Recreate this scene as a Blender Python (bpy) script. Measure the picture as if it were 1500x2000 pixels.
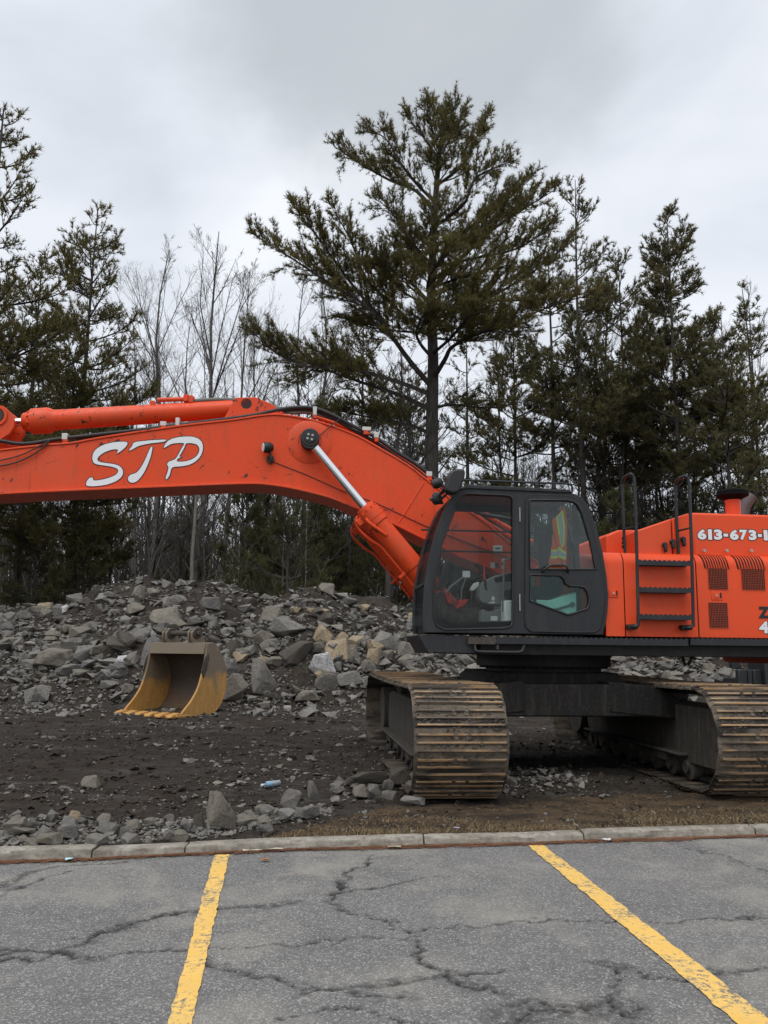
import bpy, bmesh, math, random
import numpy as np
from mathutils import Vector, Matrix

for o in list(bpy.data.objects):
    bpy.data.objects.remove(o)
scene = bpy.context.scene
COL = scene.collection
R = math.radians

# ------------------------------------------------------------------ camera
F, CX, CY, CAM_H = 1660.0, 750.0, 1000.0, 1.5      # the photograph is 1500 x 2000
PITCH, ROLL = R(9.24), R(0.6)
cf = np.array([0, math.cos(PITCH), math.sin(PITCH)])
cu0 = np.array([0, -math.sin(PITCH), math.cos(PITCH)])
cr0 = np.array([1.0, 0, 0])
cr = cr0 * math.cos(ROLL) + cu0 * math.sin(ROLL)
cu = -cr0 * math.sin(ROLL) + cu0 * math.cos(ROLL)
CAM = np.array([0, 0, CAM_H])
cd = bpy.data.cameras.new('camera')
cd.sensor_fit = 'AUTO'; cd.sensor_width = 36.0; cd.lens = F / 2000.0 * 36.0
cd.clip_start = 0.1; cd.clip_end = 5000
cam = bpy.data.objects.new('camera', cd)
cam.matrix_world = Matrix(((cr[0], cu[0], -cf[0], 0), (cr[1], cu[1], -cf[1], 0), (cr[2], cu[2], -cf[2], CAM_H), (0, 0, 0, 1)))
COL.objects.link(cam)
scene.camera = cam

def ray(u, v):
    return cr * (u - CX) / F + cu * (CY - v) / F + cf
def at(u, v, Y):                       # the point at distance Y seen at a pixel of the photograph
    d = ray(u, v); return CAM + d * (Y / d[1])
def gnd(u, v, z=0.0):
    d = ray(u, v); return CAM + d * ((z - CAM_H) / d[2])

# ------------------------------------------------------------------ world, sun, exposure
SUN_EL, SUN_AZ = R(62), R(200)         # azimuth measured from +Y clockwise: behind the camera, a little left
world = bpy.data.worlds.new('World'); scene.world = world; world.use_nodes = True
nt = world.node_tree; nt.nodes.clear()
def N(t, **k):
    n = nt.nodes.new(t)
    for a, b in k.items(): setattr(n, a, b)
    return n
wo = N('ShaderNodeOutputWorld'); bg = N('ShaderNodeBackground')
tc = N('ShaderNodeTexCoord')
sky = N('ShaderNodeTexSky', sky_type='NISHITA', sun_disc=False)
sky.sun_elevation = SUN_EL; sky.sun_rotation = SUN_AZ; sky.air_density = 1.2; sky.dust_density = 2.0
mp = N('ShaderNodeMapping'); mp.inputs['Scale'].default_value = (1, 1, 1.7); mp.inputs['Location'].default_value = (3.1, 0.4, 1.2)
n1 = N('ShaderNodeTexNoise'); n1.inputs['Scale'].default_value = 2.4; n1.inputs['Detail'].default_value = 6; n1.inputs['Roughness'].default_value = 0.5; n1.inputs['Distortion'].default_value = 0.5
r1 = N('ShaderNodeValToRGB')
r1.color_ramp.elements[0].position = 0.30; r1.color_ramp.elements[0].color = (0.49, 0.52, 0.56, 1)
r1.color_ramp.elements[1].position = 0.66; r1.color_ramp.elements[1].color = (0.70, 0.72, 0.755, 1)
e = r1.color_ramp.elements.new(0.5); e.color = (0.61, 0.635, 0.68, 1)
# one heavier grey cloud bank overhead
dk = ray(800, 40); dk = dk / np.linalg.norm(dk)
n2 = N('ShaderNodeTexNoise'); n2.inputs['Scale'].default_value = 3.8; n2.inputs['Detail'].default_value = 5; n2.inputs['Roughness'].default_value = 0.55
ad = N('ShaderNodeVectorMath', operation='SCALE'); ad.inputs['Scale'].default_value = 0.30
sb = N('ShaderNodeVectorMath', operation='ADD'); s5 = N('ShaderNodeVectorMath', operation='SUBTRACT'); s5.inputs[1].default_value = (0.5, 0.5, 0.5)
df = N('ShaderNodeVectorMath', operation='SUBTRACT'); df.inputs[1].default_value = tuple(dk)
sc_ = N('ShaderNodeVectorMath', operation='MULTIPLY'); sc_.inputs[1].default_value = (0.8, 1.0, 1.1)
ln = N('ShaderNodeVectorMath', operation='LENGTH')
mr = N('ShaderNodeMapRange', interpolation_type='SMOOTHSTEP'); mr.inputs['From Min'].default_value = 0.10; mr.inputs['From Max'].default_value = 0.23; mr.inputs['To Min'].default_value = 0.8; mr.inputs['To Max'].default_value = 0.0
mx = N('ShaderNodeMix', data_type='RGBA'); mx.inputs['B'].default_value = (0.37, 0.395, 0.412, 1)
mx2 = N('ShaderNodeMix', data_type='RGBA'); mx2.inputs['Factor'].default_value = 0.92
sk = N('ShaderNodeVectorMath', operation='SCALE'); sk.inputs['Scale'].default_value = 0.12
L = nt.links.new
L(tc.outputs['Generated'], mp.inputs['Vector']); L(mp.outputs['Vector'], n1.inputs['Vector']); L(n1.outputs['Fac'], r1.inputs['Fac'])
L(tc.outputs['Generated'], n2.inputs['Vector']); L(n2.outputs['Color'], s5.inputs[0]); L(s5.outputs['Vector'], ad.inputs[0])
L(tc.outputs['Generated'], sb.inputs[0]); L(ad.outputs['Vector'], sb.inputs[1]); L(sb.outputs['Vector'], df.inputs[0])
L(df.outputs['Vector'], sc_.inputs[0]); L(sc_.outputs['Vector'], ln.inputs[0]); L(ln.outputs['Value'], mr.inputs['Value'])
L(r1.outputs['Color'], mx.inputs['A']); L(mr.outputs['Result'], mx.inputs['Factor'])
L(sky.outputs['Color'], sk.inputs[0]); L(sk.outputs['Vector'], mx2.inputs['A']); L(mx.outputs['Result'], mx2.inputs['B'])
L(mx2.outputs['Result'], bg.inputs['Color']); bg.inputs['Strength'].default_value = 1.0
L(bg.outputs['Background'], wo.inputs['Surface'])

sd = bpy.data.lights.new('sun', 'SUN'); sd.energy = 1.5; sd.angle = R(50); sd.color = (1.0, 0.97, 0.93)
sun = bpy.data.objects.new('sun', sd); COL.objects.link(sun)
sdir = Vector((math.sin(SUN_AZ) * math.cos(SUN_EL), math.cos(SUN_AZ) * math.cos(SUN_EL), math.sin(SUN_EL)))
sun.rotation_euler = sdir.to_track_quat('Z', 'Y').to_euler(); sun.location = (0, -5, 30)

vs = scene.view_settings
vs.view_transform = 'Standard'; vs.look = 'None'; vs.gamma = 1; vs.use_curve_mapping = False; vs.exposure = 0.5
scene.render.engine = 'CYCLES'
scene.cycles.max_bounces = 6; scene.cycles.transparent_max_bounces = 12

# ------------------------------------------------------------------ helpers
def tag(o, label=None, cat=None, group=None, kind=None):
    if label: o['label'] = label
    if cat: o['category'] = cat
    if group: o['group'] = group
    if kind: o['kind'] = kind
    return o

def link(name, me, m=None, parent=None):
    o = bpy.data.objects.new(name, me); COL.objects.link(o)
    if m is not None:
        for x in (m if isinstance(m, (list, tuple)) else [m]): me.materials.append(x)
    if parent is not None: o.parent = parent
    return o

def empty(name, loc=(0, 0, 0), rz=0.0):
    o = bpy.data.objects.new(name, None); COL.objects.link(o); o.location = loc; o.rotation_euler = (0, 0, rz)
    o.empty_display_size = 0.2
    return o

def np_mesh(name, V, quads=None, tris=None, smooth=False, attrs=None, mi=None):
    me = bpy.data.meshes.new(name)
    V = np.asarray(V, np.float32).reshape(-1, 3)
    idx, starts, c = [], [], 0
    if quads is not None and len(quads):
        q = np.asarray(quads, np.int32).reshape(-1, 4); idx.append(q.ravel()); starts.append(np.arange(len(q)) * 4); c = len(q) * 4
    if tris is not None and len(tris):
        t = np.asarray(tris, np.int32).reshape(-1, 3); idx.append(t.ravel()); starts.append(c + np.arange(len(t)) * 3)
    idx = np.concatenate(idx); starts = np.concatenate(starts)
    me.vertices.add(len(V)); me.vertices.foreach_set('co', V.ravel())
    me.loops.add(len(idx)); me.loops.foreach_set('vertex_index', idx.astype(np.int32))
    me.polygons.add(len(starts)); me.polygons.foreach_set('loop_start', starts.astype(np.int32))
    if mi is not None: me.polygons.foreach_set('material_index', np.asarray(mi, np.int32))
    me.update(calc_edges=True)
    me.polygons.foreach_set('use_smooth', np.full(len(starts), smooth, bool))
    if attrs:
        for k, a in attrs.items():
            at_ = me.attributes.new(k, 'FLOAT', 'POINT'); at_.data.foreach_set('value', np.asarray(a, np.float32))
    return me

class MB:
    """collects shapes for ONE mesh object"""
    def __init__(s): s.v = []; s.f = []; s.m = []; s.cur = 0
    def add(s, vs_, fs):
        b = len(s.v); s.v += [tuple(map(float, p)) for p in vs_]
        s.f += [tuple(i + b for i in f) for f in fs]; s.m += [s.cur] * len(fs); return s
    def box(s, x0, x1, y0, y1, z0, z1):
        return s.add([(x0, y0, z0), (x1, y0, z0), (x1, y1, z0), (x0, y1, z0), (x0, y0, z1), (x1, y0, z1), (x1, y1, z1), (x0, y1, z1)],
                     [(3, 2, 1, 0), (4, 5, 6, 7), (0, 1, 5, 4), (1, 2, 6, 5), (2, 3, 7, 6), (3, 0, 4, 7)])
    def prism(s, poly, y0, y1):          # poly in (x, z), extruded along y
        n = len(poly)
        a = sum(poly[i][0] * poly[(i + 1) % n][1] - poly[(i + 1) % n][0] * poly[i][1] for i in range(n))
        if a < 0: poly = poly[::-1]
        vs_ = [(p[0], y0, p[1]) for p in poly] + [(p[0], y1, p[1]) for p in poly]
        fs = [tuple(range(n)), tuple(range(2 * n - 1, n - 1, -1))]
        fs += [(i + n, (i + 1) % n + n, (i + 1) % n, i) for i in range(n)]
        return s.add(vs_, fs)
    def ribbon(s, path, t, y0, y1):      # thick strip following a path in (x, z)
        P = np.array(path, float); d = np.gradient(P, axis=0); d /= np.linalg.norm(d, axis=1)[:, None]
        nn = np.stack([-d[:, 1], d[:, 0]], 1)
        A, B = P + nn * t / 2, P - nn * t / 2
        return s.prism([tuple(p) for p in A] + [tuple(p) for p in B[::-1]], y0, y1)
    def ring(s, c, ax, r, n):
        ax = Vector(ax).normalized(); u = ax.orthogonal().normalized(); w = ax.cross(u)
        return [Vector(c) + (u * math.cos(2 * math.pi * i / n) + w * math.sin(2 * math.pi * i / n)) * r for i in range(n)]
    def lathe(s, p0, p1, prof, n=24, cap=True):   # prof: list of (t along p0-p1 in metres, radius)
        p0, p1 = Vector(p0), Vector(p1); ax = (p1 - p0).normalized()
        b = [];
        for t, r in prof: b += s.ring(p0 + ax * t, ax, max(r, 1e-4), n)
        fs = []
        for k in range(len(prof) - 1):
            fs += [(k * n + i, k * n + (i + 1) % n, (k + 1) * n + (i + 1) % n, (k + 1) * n + i) for i in range(n)]
        if cap: fs += [tuple(range(n - 1, -1, -1)), tuple(range((len(prof) - 1) * n, len(prof) * n))]
        return s.add(b, fs)
    def cyl(s, p0, p1, r0, r1=None, n=20):
        L_ = (Vector(p1) - Vector(p0)).length
        return s.lathe(p0, p1, [(0, r0), (L_, r0 if r1 is None else r1)], n)
    def tube(s, pts, r, n=8):
        P = [Vector(p) for p in pts]; m = len(P); vs_ = []
        up = None
        for i in range(m):
            t = (P[min(i + 1, m - 1)] - P[max(i - 1, 0)]).normalized()
            up = t.orthogonal().normalized() if up is None else (up - t * up.dot(t)).normalized()
            w = t.cross(up); rr = r[i] if isinstance(r, (list, tuple)) else r
            vs_ += [P[i] + (up * math.cos(2 * math.pi * k / n) + w * math.sin(2 * math.pi * k / n)) * rr for k in range(n)]
        fs = [(i * n + k, i * n + (k + 1) % n, (i + 1) * n + (k + 1) % n, (i + 1) * n + k) for i in range(m - 1) for k in range(n)]
        fs += [tuple(range(n - 1, -1, -1)), tuple(range((m - 1) * n, m * n))]
        return s.add(vs_, fs)
    def mesh(s, name, smooth=True, ang=35):
        me = bpy.data.meshes.new(name); me.from_pydata(s.v, [], s.f); me.update()
        me.polygons.foreach_set('material_index', s.m)
        if smooth:
            me.polygons.foreach_set('use_smooth', [True] * len(s.f)); me.set_sharp_from_angle(angle=R(ang))
        return me
    def build(s, name, m, parent=None, bevel=0.0, seg=2, smooth=True, ang=35):
        o = link(name, s.mesh(name, smooth, ang), m, parent)
        if bevel:
            b = o.modifiers.new('bevel', 'BEVEL'); b.width = bevel; b.segments = seg; b.limit_method = 'ANGLE'; b.angle_limit = R(40)
        return o

def catmull(pts, k=4, closed=False):
    P = [np.array(p, float) for p in pts]; n = len(P); out = []
    for i in range(n if closed else n - 1):
        if closed: a, b, c, d = P[i - 1], P[i], P[(i + 1) % n], P[(i + 2) % n]
        else: a, b, c, d = P[max(i - 1, 0)], P[i], P[i + 1], P[min(i + 2, n - 1)]
        for j in range(k):
            t = j / k
            out.append(tuple(0.5 * (2 * b + (c - a) * t + (2 * a - 5 * b + 4 * c - d) * t * t + (3 * b - a - 3 * c + d) * t ** 3)))
    if not closed: out.append(tuple(P[-1]))
    return out

def chaikin(poly, it=2):
    P = [np.array(p, float) for p in poly]
    for _ in range(it):
        Q = []
        for i in range(len(P)):
            a, b = P[i], P[(i + 1) % len(P)]
            Q += [a * .75 + b * .25, a * .25 + b * .75]
        P = Q
    return [tuple(p) for p in P]

def rounded(poly, r=0.03, k=3):
    """rounds each corner of a polygon by distance r"""
    P = [np.array(p, float) for p in poly]; n = len(P); out = []
    for i in range(n):
        a, b, c = P[i - 1], P[i], P[(i + 1) % n]
        d1, d2 = a - b, c - b; l1, l2 = np.linalg.norm(d1), np.linalg.norm(d2)
        q = min(r, l1 * .45, l2 * .45); s, e_ = b + d1 / l1 * q, b + d2 / l2 * q
        for j in range(k + 1):
            t = j / k; out.append(tuple((1 - t) ** 2 * s + 2 * t * (1 - t) * b + t * t * e_))
    return out

def curve_mesh(name, splines, depth, bev=0.0, offset=0.0):
    """filled 2D outlines (holes allowed) extruded to +-depth; x,y of the curve become x,z; depth runs along y"""
    cu_ = bpy.data.curves.new(name, 'CURVE'); cu_.dimensions = '2D'; cu_.fill_mode = 'BOTH'
    cu_.extrude = depth; cu_.bevel_depth = bev; cu_.bevel_resolution = 1; cu_.offset = offset
    for s in splines:
        sp = cu_.splines.new('POLY'); sp.points.add(len(s) - 1); sp.use_cyclic_u = True
        for p, q in zip(sp.points, s): p.co = (q[0], q[1], 0, 1)
    return curve_to_mesh(cu_, name)

def curve_to_mesh(cu_, name):
    o = bpy.data.objects.new('tmp', cu_); COL.objects.link(o)
    dg = bpy.context.evaluated_depsgraph_get()
    me = bpy.data.meshes.new_from_object(o.evaluated_get(dg)); me.name = name
    bpy.data.objects.remove(o); bpy.data.curves.remove(cu_)
    n = len(me.vertices); co = np.empty(n * 3, np.float32); me.vertices.foreach_get('co', co); co = co.reshape(-1, 3)
    co = np.stack([co[:, 0], -co[:, 2], co[:, 1]], 1); me.vertices.foreach_set('co', co.ravel()); me.update()
    return me

def plate(name, outline, holes, y0, y1, m, parent, bev=0.0):
    me = curve_mesh(name, [outline] + holes, abs(y1 - y0) / 2 - bev, bev)
    me.transform(Matrix.Translation((0, (y0 + y1) / 2, 0)))
    me.polygons.foreach_set('use_smooth', [True] * len(me.polygons)); me.set_sharp_from_angle(angle=R(35))
    me.materials.clear()
    return link(name, me, m, parent)

# value noise ---------------------------------------------------------
def _h(i, j, s):
    n = (i * 374761393 + j * 668265263 + s * 2147483647) & 0x7fffffff
    n = ((n ^ (n >> 13)) * 1274126177) & 0x7fffffff
    return ((n ^ (n >> 16)) & 0xffff) / 65535.0
def vn(x, y, s=0):
    x = np.asarray(x, float); y = np.asarray(y, float)
    i, j = np.floor(x).astype(np.int64), np.floor(y).astype(np.int64); a, b = x - i, y - j
    a, b = a * a * (3 - 2 * a), b * b * (3 - 2 * b)
    return (_h(i, j, s) * (1 - a) + _h(i + 1, j, s) * a) * (1 - b) + (_h(i, j + 1, s) * (1 - a) + _h(i + 1, j + 1, s) * a) * b
def fbm(x, y, s=0, o=4):
    v, a, t = 0, 0.5, 0
    for k in range(o):
        v = v + a * vn(x * 2 ** k, y * 2 ** k, s + k * 17); t += a; a *= .5
    return v / t - 0.5
def sstep(a, b, x):
    t = np.clip((x - a) / (b - a), 0, 1); return t * t * (3 - 2 * t)

# materials -----------------------------------------------------------
class NT:
    def __init__(s, name):
        s.mat = bpy.data.materials.new(name); s.mat.use_nodes = True; s.t = s.mat.node_tree; s.t.nodes.clear()
        s.out = s.n('ShaderNodeOutputMaterial'); s.b = s.n('ShaderNodeBsdfPrincipled'); s.l(s.b.outputs[0], s.out.inputs[0])
        tc_ = s.n('ShaderNodeTexCoord'); oi = s.n('ShaderNodeObjectInfo')
        mu = s.n('ShaderNodeMath', operation='MULTIPLY'); mu.inputs[1].default_value = 61.0; s.l(oi.outputs['Random'], mu.inputs[0])
        av = s.n('ShaderNodeVectorMath', operation='ADD'); s.l(tc_.outputs['Object'], av.inputs[0]); s.l(mu.outputs[0], av.inputs[1])
        s.co = av.outputs[0]; s.rnd = oi.outputs['Random']; s.tc = tc_
        geo = s.n('ShaderNodeNewGeometry'); s.pos = geo.outputs['Position']; s.nrm = geo.outputs['Normal']
    def n(s, t, **k):
        x = s.t.nodes.new(t)
        for a, b in k.items(): setattr(x, a, b)
        return x
    def l(s, a, b): s.t.links.new(a, b)
    def noise(s, scale, detail=4, rough=.55, co=None, stretch=None, dist=0.0):
        x = s.n('ShaderNodeTexNoise'); x.inputs['Scale'].default_value = scale; x.inputs['Detail'].default_value = detail
        x.inputs['Roughness'].default_value = rough; x.inputs['Distortion'].default_value = dist
        c = co or s.co
        if stretch:
            m = s.n('ShaderNodeMapping'); m.inputs['Scale'].default_value = stretch; s.l(c, m.inputs[0]); c = m.outputs[0]
        s.l(c, x.inputs['Vector']); return x.outputs['Fac']
    def rng(s, v, a, b, c=0.0, d=1.0, smooth=False):
        x = s.n('ShaderNodeMapRange'); x.clamp = True
        if smooth: x.interpolation_type = 'SMOOTHSTEP'
        for i, q in enumerate((a, b, c, d)): x.inputs[i + 1].default_value = q
        s.l(v, x.inputs[0]); return x.outputs[0]
    def math(s, op, a, b):
        x = s.n('ShaderNodeMath', operation=op)
        for i, q in enumerate((a, b)):
            if isinstance(q, (int, float)): x.inputs[i].default_value = q
            else: s.l(q, x.inputs[i])
        return x.outputs[0]
    def mix(s, f, a, b):
        x = s.n('ShaderNodeMix', data_type='RGBA')
        for k, q in (('Factor', f), ('A', a), ('B', b)):
            i = x.inputs[k] if k != 'Factor' else x.inputs[0]
            if isinstance(q, (int, float)): i.default_value = q
            elif isinstance(q, tuple): i.default_value = (*q[:3], 1)
            else: s.l(q, i)
        return x.outputs['Result']
    def attr(s, name):
        x = s.n('ShaderNodeAttribute'); x.attribute_name = name; return x.outputs['Fac']
    def bump(s, h, strength=.3, dist=.02):
        x = s.n('ShaderNodeBump'); x.inputs['Strength'].default_value = strength; x.inputs['Distance'].default_value = dist
        s.l(h, x.inputs['Height']); s.l(x.outputs[0], s.b.inputs['Normal'])
    def set(s, color=None, rough=None, metal=None, spec=None):
        for k, q in (('Base Color', color), ('Roughness', rough), ('Metallic', metal), ('Specular IOR Level', spec)):
            if q is None: continue
            if isinstance(q, (int, float)): s.b.inputs[k].default_value = q
            elif isinstance(q, tuple): s.b.inputs[k].default_value = (*q[:3], 1)
            else: s.l(q, s.b.inputs[k])
        return s.mat

def paint(name, base, dirt, rough=.4, amt=.35, chips=None, fine=30, spec=.5, bumpk=.05, streak=True, dust=0):
    t = NT(name)
    a = t.noise(1.3, 5, .6); f = t.noise(fine, 5, .6)
    c = t.mix(t.rng(a, .35, .75, 0, amt), base, tuple(b * .8 for b in base))
    if streak:
        st = t.noise(3.0, 6, .65, stretch=(4, 4, .5)); c = t.mix(t.rng(st, .5, .75, 0, amt), c, dirt)
    c = t.mix(t.rng(f, .52, .72, 0, amt * .8), c, dirt)
    if dust:
        dn = t.noise(.9, 6, .62, dist=.3); c = t.mix(t.rng(dn, .48, .74, 0, dust), c, (0.36, 0.16, 0.10))
        gs = t.noise(2.6, 7, .7, stretch=(5, 5, .35), dist=.2); c = t.mix(t.math('MULTIPLY', t.rng(gs, .60, .70), t.rng(t.noise(.8, 2), .45, .6, 0, .55)), c, (0.10, 0.035, 0.022))
    if chips:
        cn = t.noise(8.0, 7, .68, dist=.6); cm = t.noise(1.7, 2, .5)
        msk = t.math('MULTIPLY', t.rng(cn, .60, .625), t.rng(cm, .47, .53)); c = t.mix(msk, c, chips)
    r = t.rng(f, .3, .75, rough - .08, rough + .22)
    t.bump(f, bumpk, .01)
    return t.set(c, r, 0.0, spec)

M = {}
M['orange'] = paint('orange_paint', (0.70, 0.062, 0.010), (0.30, 0.075, 0.035), .40, .38, (0.03, 0.022, 0.02), dust=.26, spec=.32)
M['orange_clean'] = paint('orange_panel_paint', (0.72, 0.070, 0.015), (0.42, 0.09, 0.045), .38, .22, dust=.15, spec=.32)
M['charcoal'] = paint('charcoal_paint', (0.017, 0.0195, 0.023), (0.06, 0.056, 0.05), .45, .35, spec=.38)
M['black'] = paint('black_steel', (0.010, 0.0105, 0.011), (0.03, 0.027, 0.024), .6, .5)
M['under'] = paint('undercarriage_steel', (0.014, 0.0135, 0.013), (0.065, 0.054, 0.045), .75, .7, spec=.25)
M['mud_steel'] = paint('muddy_steel', (0.060, 0.053, 0.046), (0.13, 0.112, 0.09), .85, .8, spec=.25)
M['rubber'] = paint('black_rubber', (0.012, 0.012, 0.013), (0.04, 0.038, 0.034), .5, .3, streak=False)
M['grey_hose'] = paint('grey_hose', (0.13, 0.135, 0.12), (0.08, 0.075, 0.065), .6, .4, streak=False)
M['clamp'] = paint('clamp_plastic', (0.55, 0.55, 0.52), (0.3, 0.28, 0.25), .5, .3, streak=False)
M['shade_black'] = paint('painted_shade_black', (0.006, 0.006, 0.006), (0.015, 0.012, 0.01), .8, .3, streak=False)  # near-black that stands in for shade in openings not cut into the mesh
M['white_vinyl'] = paint('white_vinyl', (0.72, 0.74, 0.76), (0.55, 0.5, 0.46), .45, .15, streak=False)
M['black_vinyl'] = paint('black_vinyl', (0.012, 0.012, 0.014), (0.03, 0.02, 0.02), .45, .1, streak=False)
M['label'] = paint('paper_label', (0.62, 0.63, 0.62), (0.35, 0.34, 0.32), .6, .3, streak=False)
M['cab_grey'] = paint('cab_plastic_grey', (0.16, 0.16, 0.165), (0.1, 0.095, 0.09), .6, .3, streak=False)
M['cab_light'] = paint('cab_plastic_light', (0.72, 0.77, 0.75), (0.4, 0.42, 0.4), .55, .2, streak=False)
M['fabric'] = paint('dark_fabric', (0.02, 0.021, 0.024), (0.05, 0.05, 0.05), .95, .3, streak=False)
M['red'] = paint('red_plastic', (0.45, 0.03, 0.02), (0.3, 0.06, 0.04), .5, .2, streak=False)
M['chrome'] = (lambda t: t.set((0.78, 0.79, 0.81), t.rng(t.noise(9, 5), .3, .8, .1, .32), 1.0))(NT('chrome_rod'))
M['bolt'] = paint('bare_bolt', (0.35, 0.35, 0.33), (0.15, 0.13, 0.1), .45, .4, streak=False)

def glass(name, tint, refl=.12, dust=.04):
    t = NT(name); tr = t.n('ShaderNodeBsdfTransparent'); tr.inputs[0].default_value = (*tint, 1)
    gl = t.n('ShaderNodeBsdfGlossy'); gl.inputs['Roughness'].default_value = 0.04; gl.inputs['Color'].default_value = (.95, .98, 1, 1)
    df_ = t.n('ShaderNodeBsdfDiffuse'); df_.inputs[0].default_value = (.30, .32, .31, 1)
    fr = t.n('ShaderNodeFresnel'); fr.inputs[0].default_value = 1.5
    m1 = t.n('ShaderNodeMixShader'); m2 = t.n('ShaderNodeMixShader')
    fac = t.math('MULTIPLY', fr.outputs[0], refl)
    t.l(fac, m1.inputs[0]); t.l(tr.outputs[0], m1.inputs[1]); t.l(gl.outputs[0], m1.inputs[2])
    dn = t.rng(t.noise(6, 7, .7, dist=.8), .5, .75, 0.0, dust)          # dusty smears on the pane
    t.l(dn, m2.inputs[0]); t.l(m1.outputs[0], m2.inputs[1]); t.l(df_.outputs[0], m2.inputs[2])
    t.l(m2.outputs[0], t.out.inputs[0]); return t.mat
M['glass'] = glass('clear_glass', (.84, .87, .86), .3, .008)
M['screen_glass'] = glass('windscreen_glass', (.86, .89, .88), .07, .004)
M['door_glass'] = glass('dusty_door_glass', (.78, .86, .85), .8, .07)
M['tint_glass'] = glass('green_glass', (.70, .88, .84), .6, .02)

def rust_mat():
    t = NT('rusted_track_steel')
    a = t.noise(5, 6, .65); b = t.noise(26, 6, .7); g = t.noise(2.0, 3, .5, stretch=(.6, 2.5, 2.5))
    c = t.mix(t.rng(a, .40, .60), (0.060, 0.049, 0.039), (0.150, 0.118, 0.085))
    c = t.mix(t.rng(b, .5, .66, 0, .8), c, (0.16, 0.142, 0.118))
    c = t.mix(t.rng(g, .50, .60), c, (0.030, 0.025, 0.022))
    t.bump(b, .8, .02); return t.set(c, .8, 0, .3)
M['shoe'] = rust_mat()
def tip_mat():
    t = NT('worn_grouser_edge')
    g = t.noise(2.2, 4, .6, stretch=(.7, 3, 3)); b = t.noise(30, 5, .7)
    c = t.mix(t.rng(t.noise(3, 4), .35, .7), (0.34, 0.20, 0.09), (0.30, 0.225, 0.15))
    c = t.mix(t.rng(g, .49, .58), c, (0.085, 0.068, 0.053))
    c = t.mix(t.rng(b, .52, .7, 0, .5), c, (0.12, 0.09, 0.06))
    t.bump(b, .5, .01); return t.set(c, .62, .1, .4)
M['grouser'] = tip_mat()
def bucket_mat(name, y, dirt, lo, hi):
    t = NT(name)
    a = t.noise(2.2, 6, .65, dist=.4); st = t.noise(4, 6, .6, stretch=(3, 3, .7))
    sx = t.n('ShaderNodeSeparateXYZ'); t.l(t.tc.outputs['Object'], sx.inputs[0])
    hz = t.rng(sx.outputs[2], lo, hi)
    k = t.math('ADD', hz, t.rng(a, .3, .7, -.45, .45))
    c = t.mix(t.rng(st, .4, .7, 0, .6), y, tuple(q * .62 for q in y))
    c = t.mix(t.rng(k, .3, .8, 0, .95), c, dirt)
    c = t.mix(t.rng(t.noise(20, 6, .7), .5, .7, 0, .5), c, (0.17, 0.085, 0.03))
    t.bump(a, .25, .03); return t.set(c, .6, 0, .4)
M['bucket'] = bucket_mat('worn_yellow_bucket', (0.47, 0.255, 0.072), (0.16, 0.137, 0.105), .40, 1.15)
M['bucket_in'] = bucket_mat('bucket_inside_rust', (0.075, 0.045, 0.024), (0.050, 0.043, 0.036), .0, .6)
# ------------------------------------------------------------------ kerb line
KP = [gnd(*p)[:2] for p in [(0, 1683), (178, 1678), (360, 1670), (520, 1662), (828, 1652), (1030, 1648), (1141, 1643), (1500, 1632)]]
d0 = (KP[1] - KP[0]) / np.linalg.norm(KP[1] - KP[0]); d1 = (KP[-1] - KP[-2]) / np.linalg.norm(KP[-1] - KP[-2])
KP = [KP[0] - d0 * 9, KP[0] - d0 * 1.9] + KP + [KP[-1] + d1 * 1.6, KP[-1] + d1 * 12]
KX, KY = np.array([k[0] for k in KP]), np.array([k[1] for k in KP])
def kerb_y(x): return np.interp(x, KX, KY)
KERB_W, KERB_H = 0.15, 0.07

# ------------------------------------------------------------------ terrain height (metres)
CREST = np.array([(-900, 1200), (-300, 1200), (0, 1188), (60, 1182), (125, 1182), (180, 1150), (240, 1134), (280, 1124), (340, 1140), (440, 1134),
                  (500, 1158), (545, 1163), (590, 1138), (640, 1138), (690, 1158), (740, 1160), (810, 1182), (900, 1192), (1100, 1196), (1250, 1194), (1500, 1198), (2400, 1200)], float)
def crest_z(s):
    u = CX + F * s * 1.0
    v = np.interp(u, CREST[:, 0], CREST[:, 1])
    return CAM_H + (1272 - v) / F * 23.0 * 1.0
def ground_z(x, y, fine=True):
    x = np.asarray(x, float); y = np.asarray(y, float)
    b = y - kerb_y(x) - KERB_W
    z = 0.055 - 0.01 * sstep(0.0, 1.6, b) + 0.10 * sstep(2.5, 7, b) + 0.12 * sstep(7.5, 12, b)
    z = z + (fbm(x * .5, y * .9, 3, 3) * .12) * sstep(.3, 2.5, b) + fbm(x * .55, y * 4.2, 5, 4) * .13 * sstep(.6, 2.0, b)
    if fine: z = z + fbm(x * 7, y * 10, 9, 4) * .05 * sstep(0, .8, b) + fbm(x * 3, y * 3, 11, 2) * .02
    s = x / np.maximum(y, 1)
    base = 18.9 + fbm(x * .25, 0 * x, 21, 2) * 1.2
    t = np.clip((y - base) / (23.2 - base), 0, 1)
    cz = crest_z(s) - .12
    prof = t ** .85
    back = 1 - sstep(24.5, 29.5, y) * .8
    z = z + np.where(y > base - .01, (cz - .3) * prof * back, 0)
    lump = fbm(x * .8, y * .8, 31, 3) * .75 * np.sin(np.pi * np.clip(t, 0, 1)) + fbm(x * 2.6, y * 2.6, 41, 3) * .28 * np.clip(t * 3, 0, 1)
    z = z + lump * (1 - sstep(27, 30, y))
    z = z + sstep(33, 90, y) * 2.2
    # ground pressed flat under the machine's tracks
    return z
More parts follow.
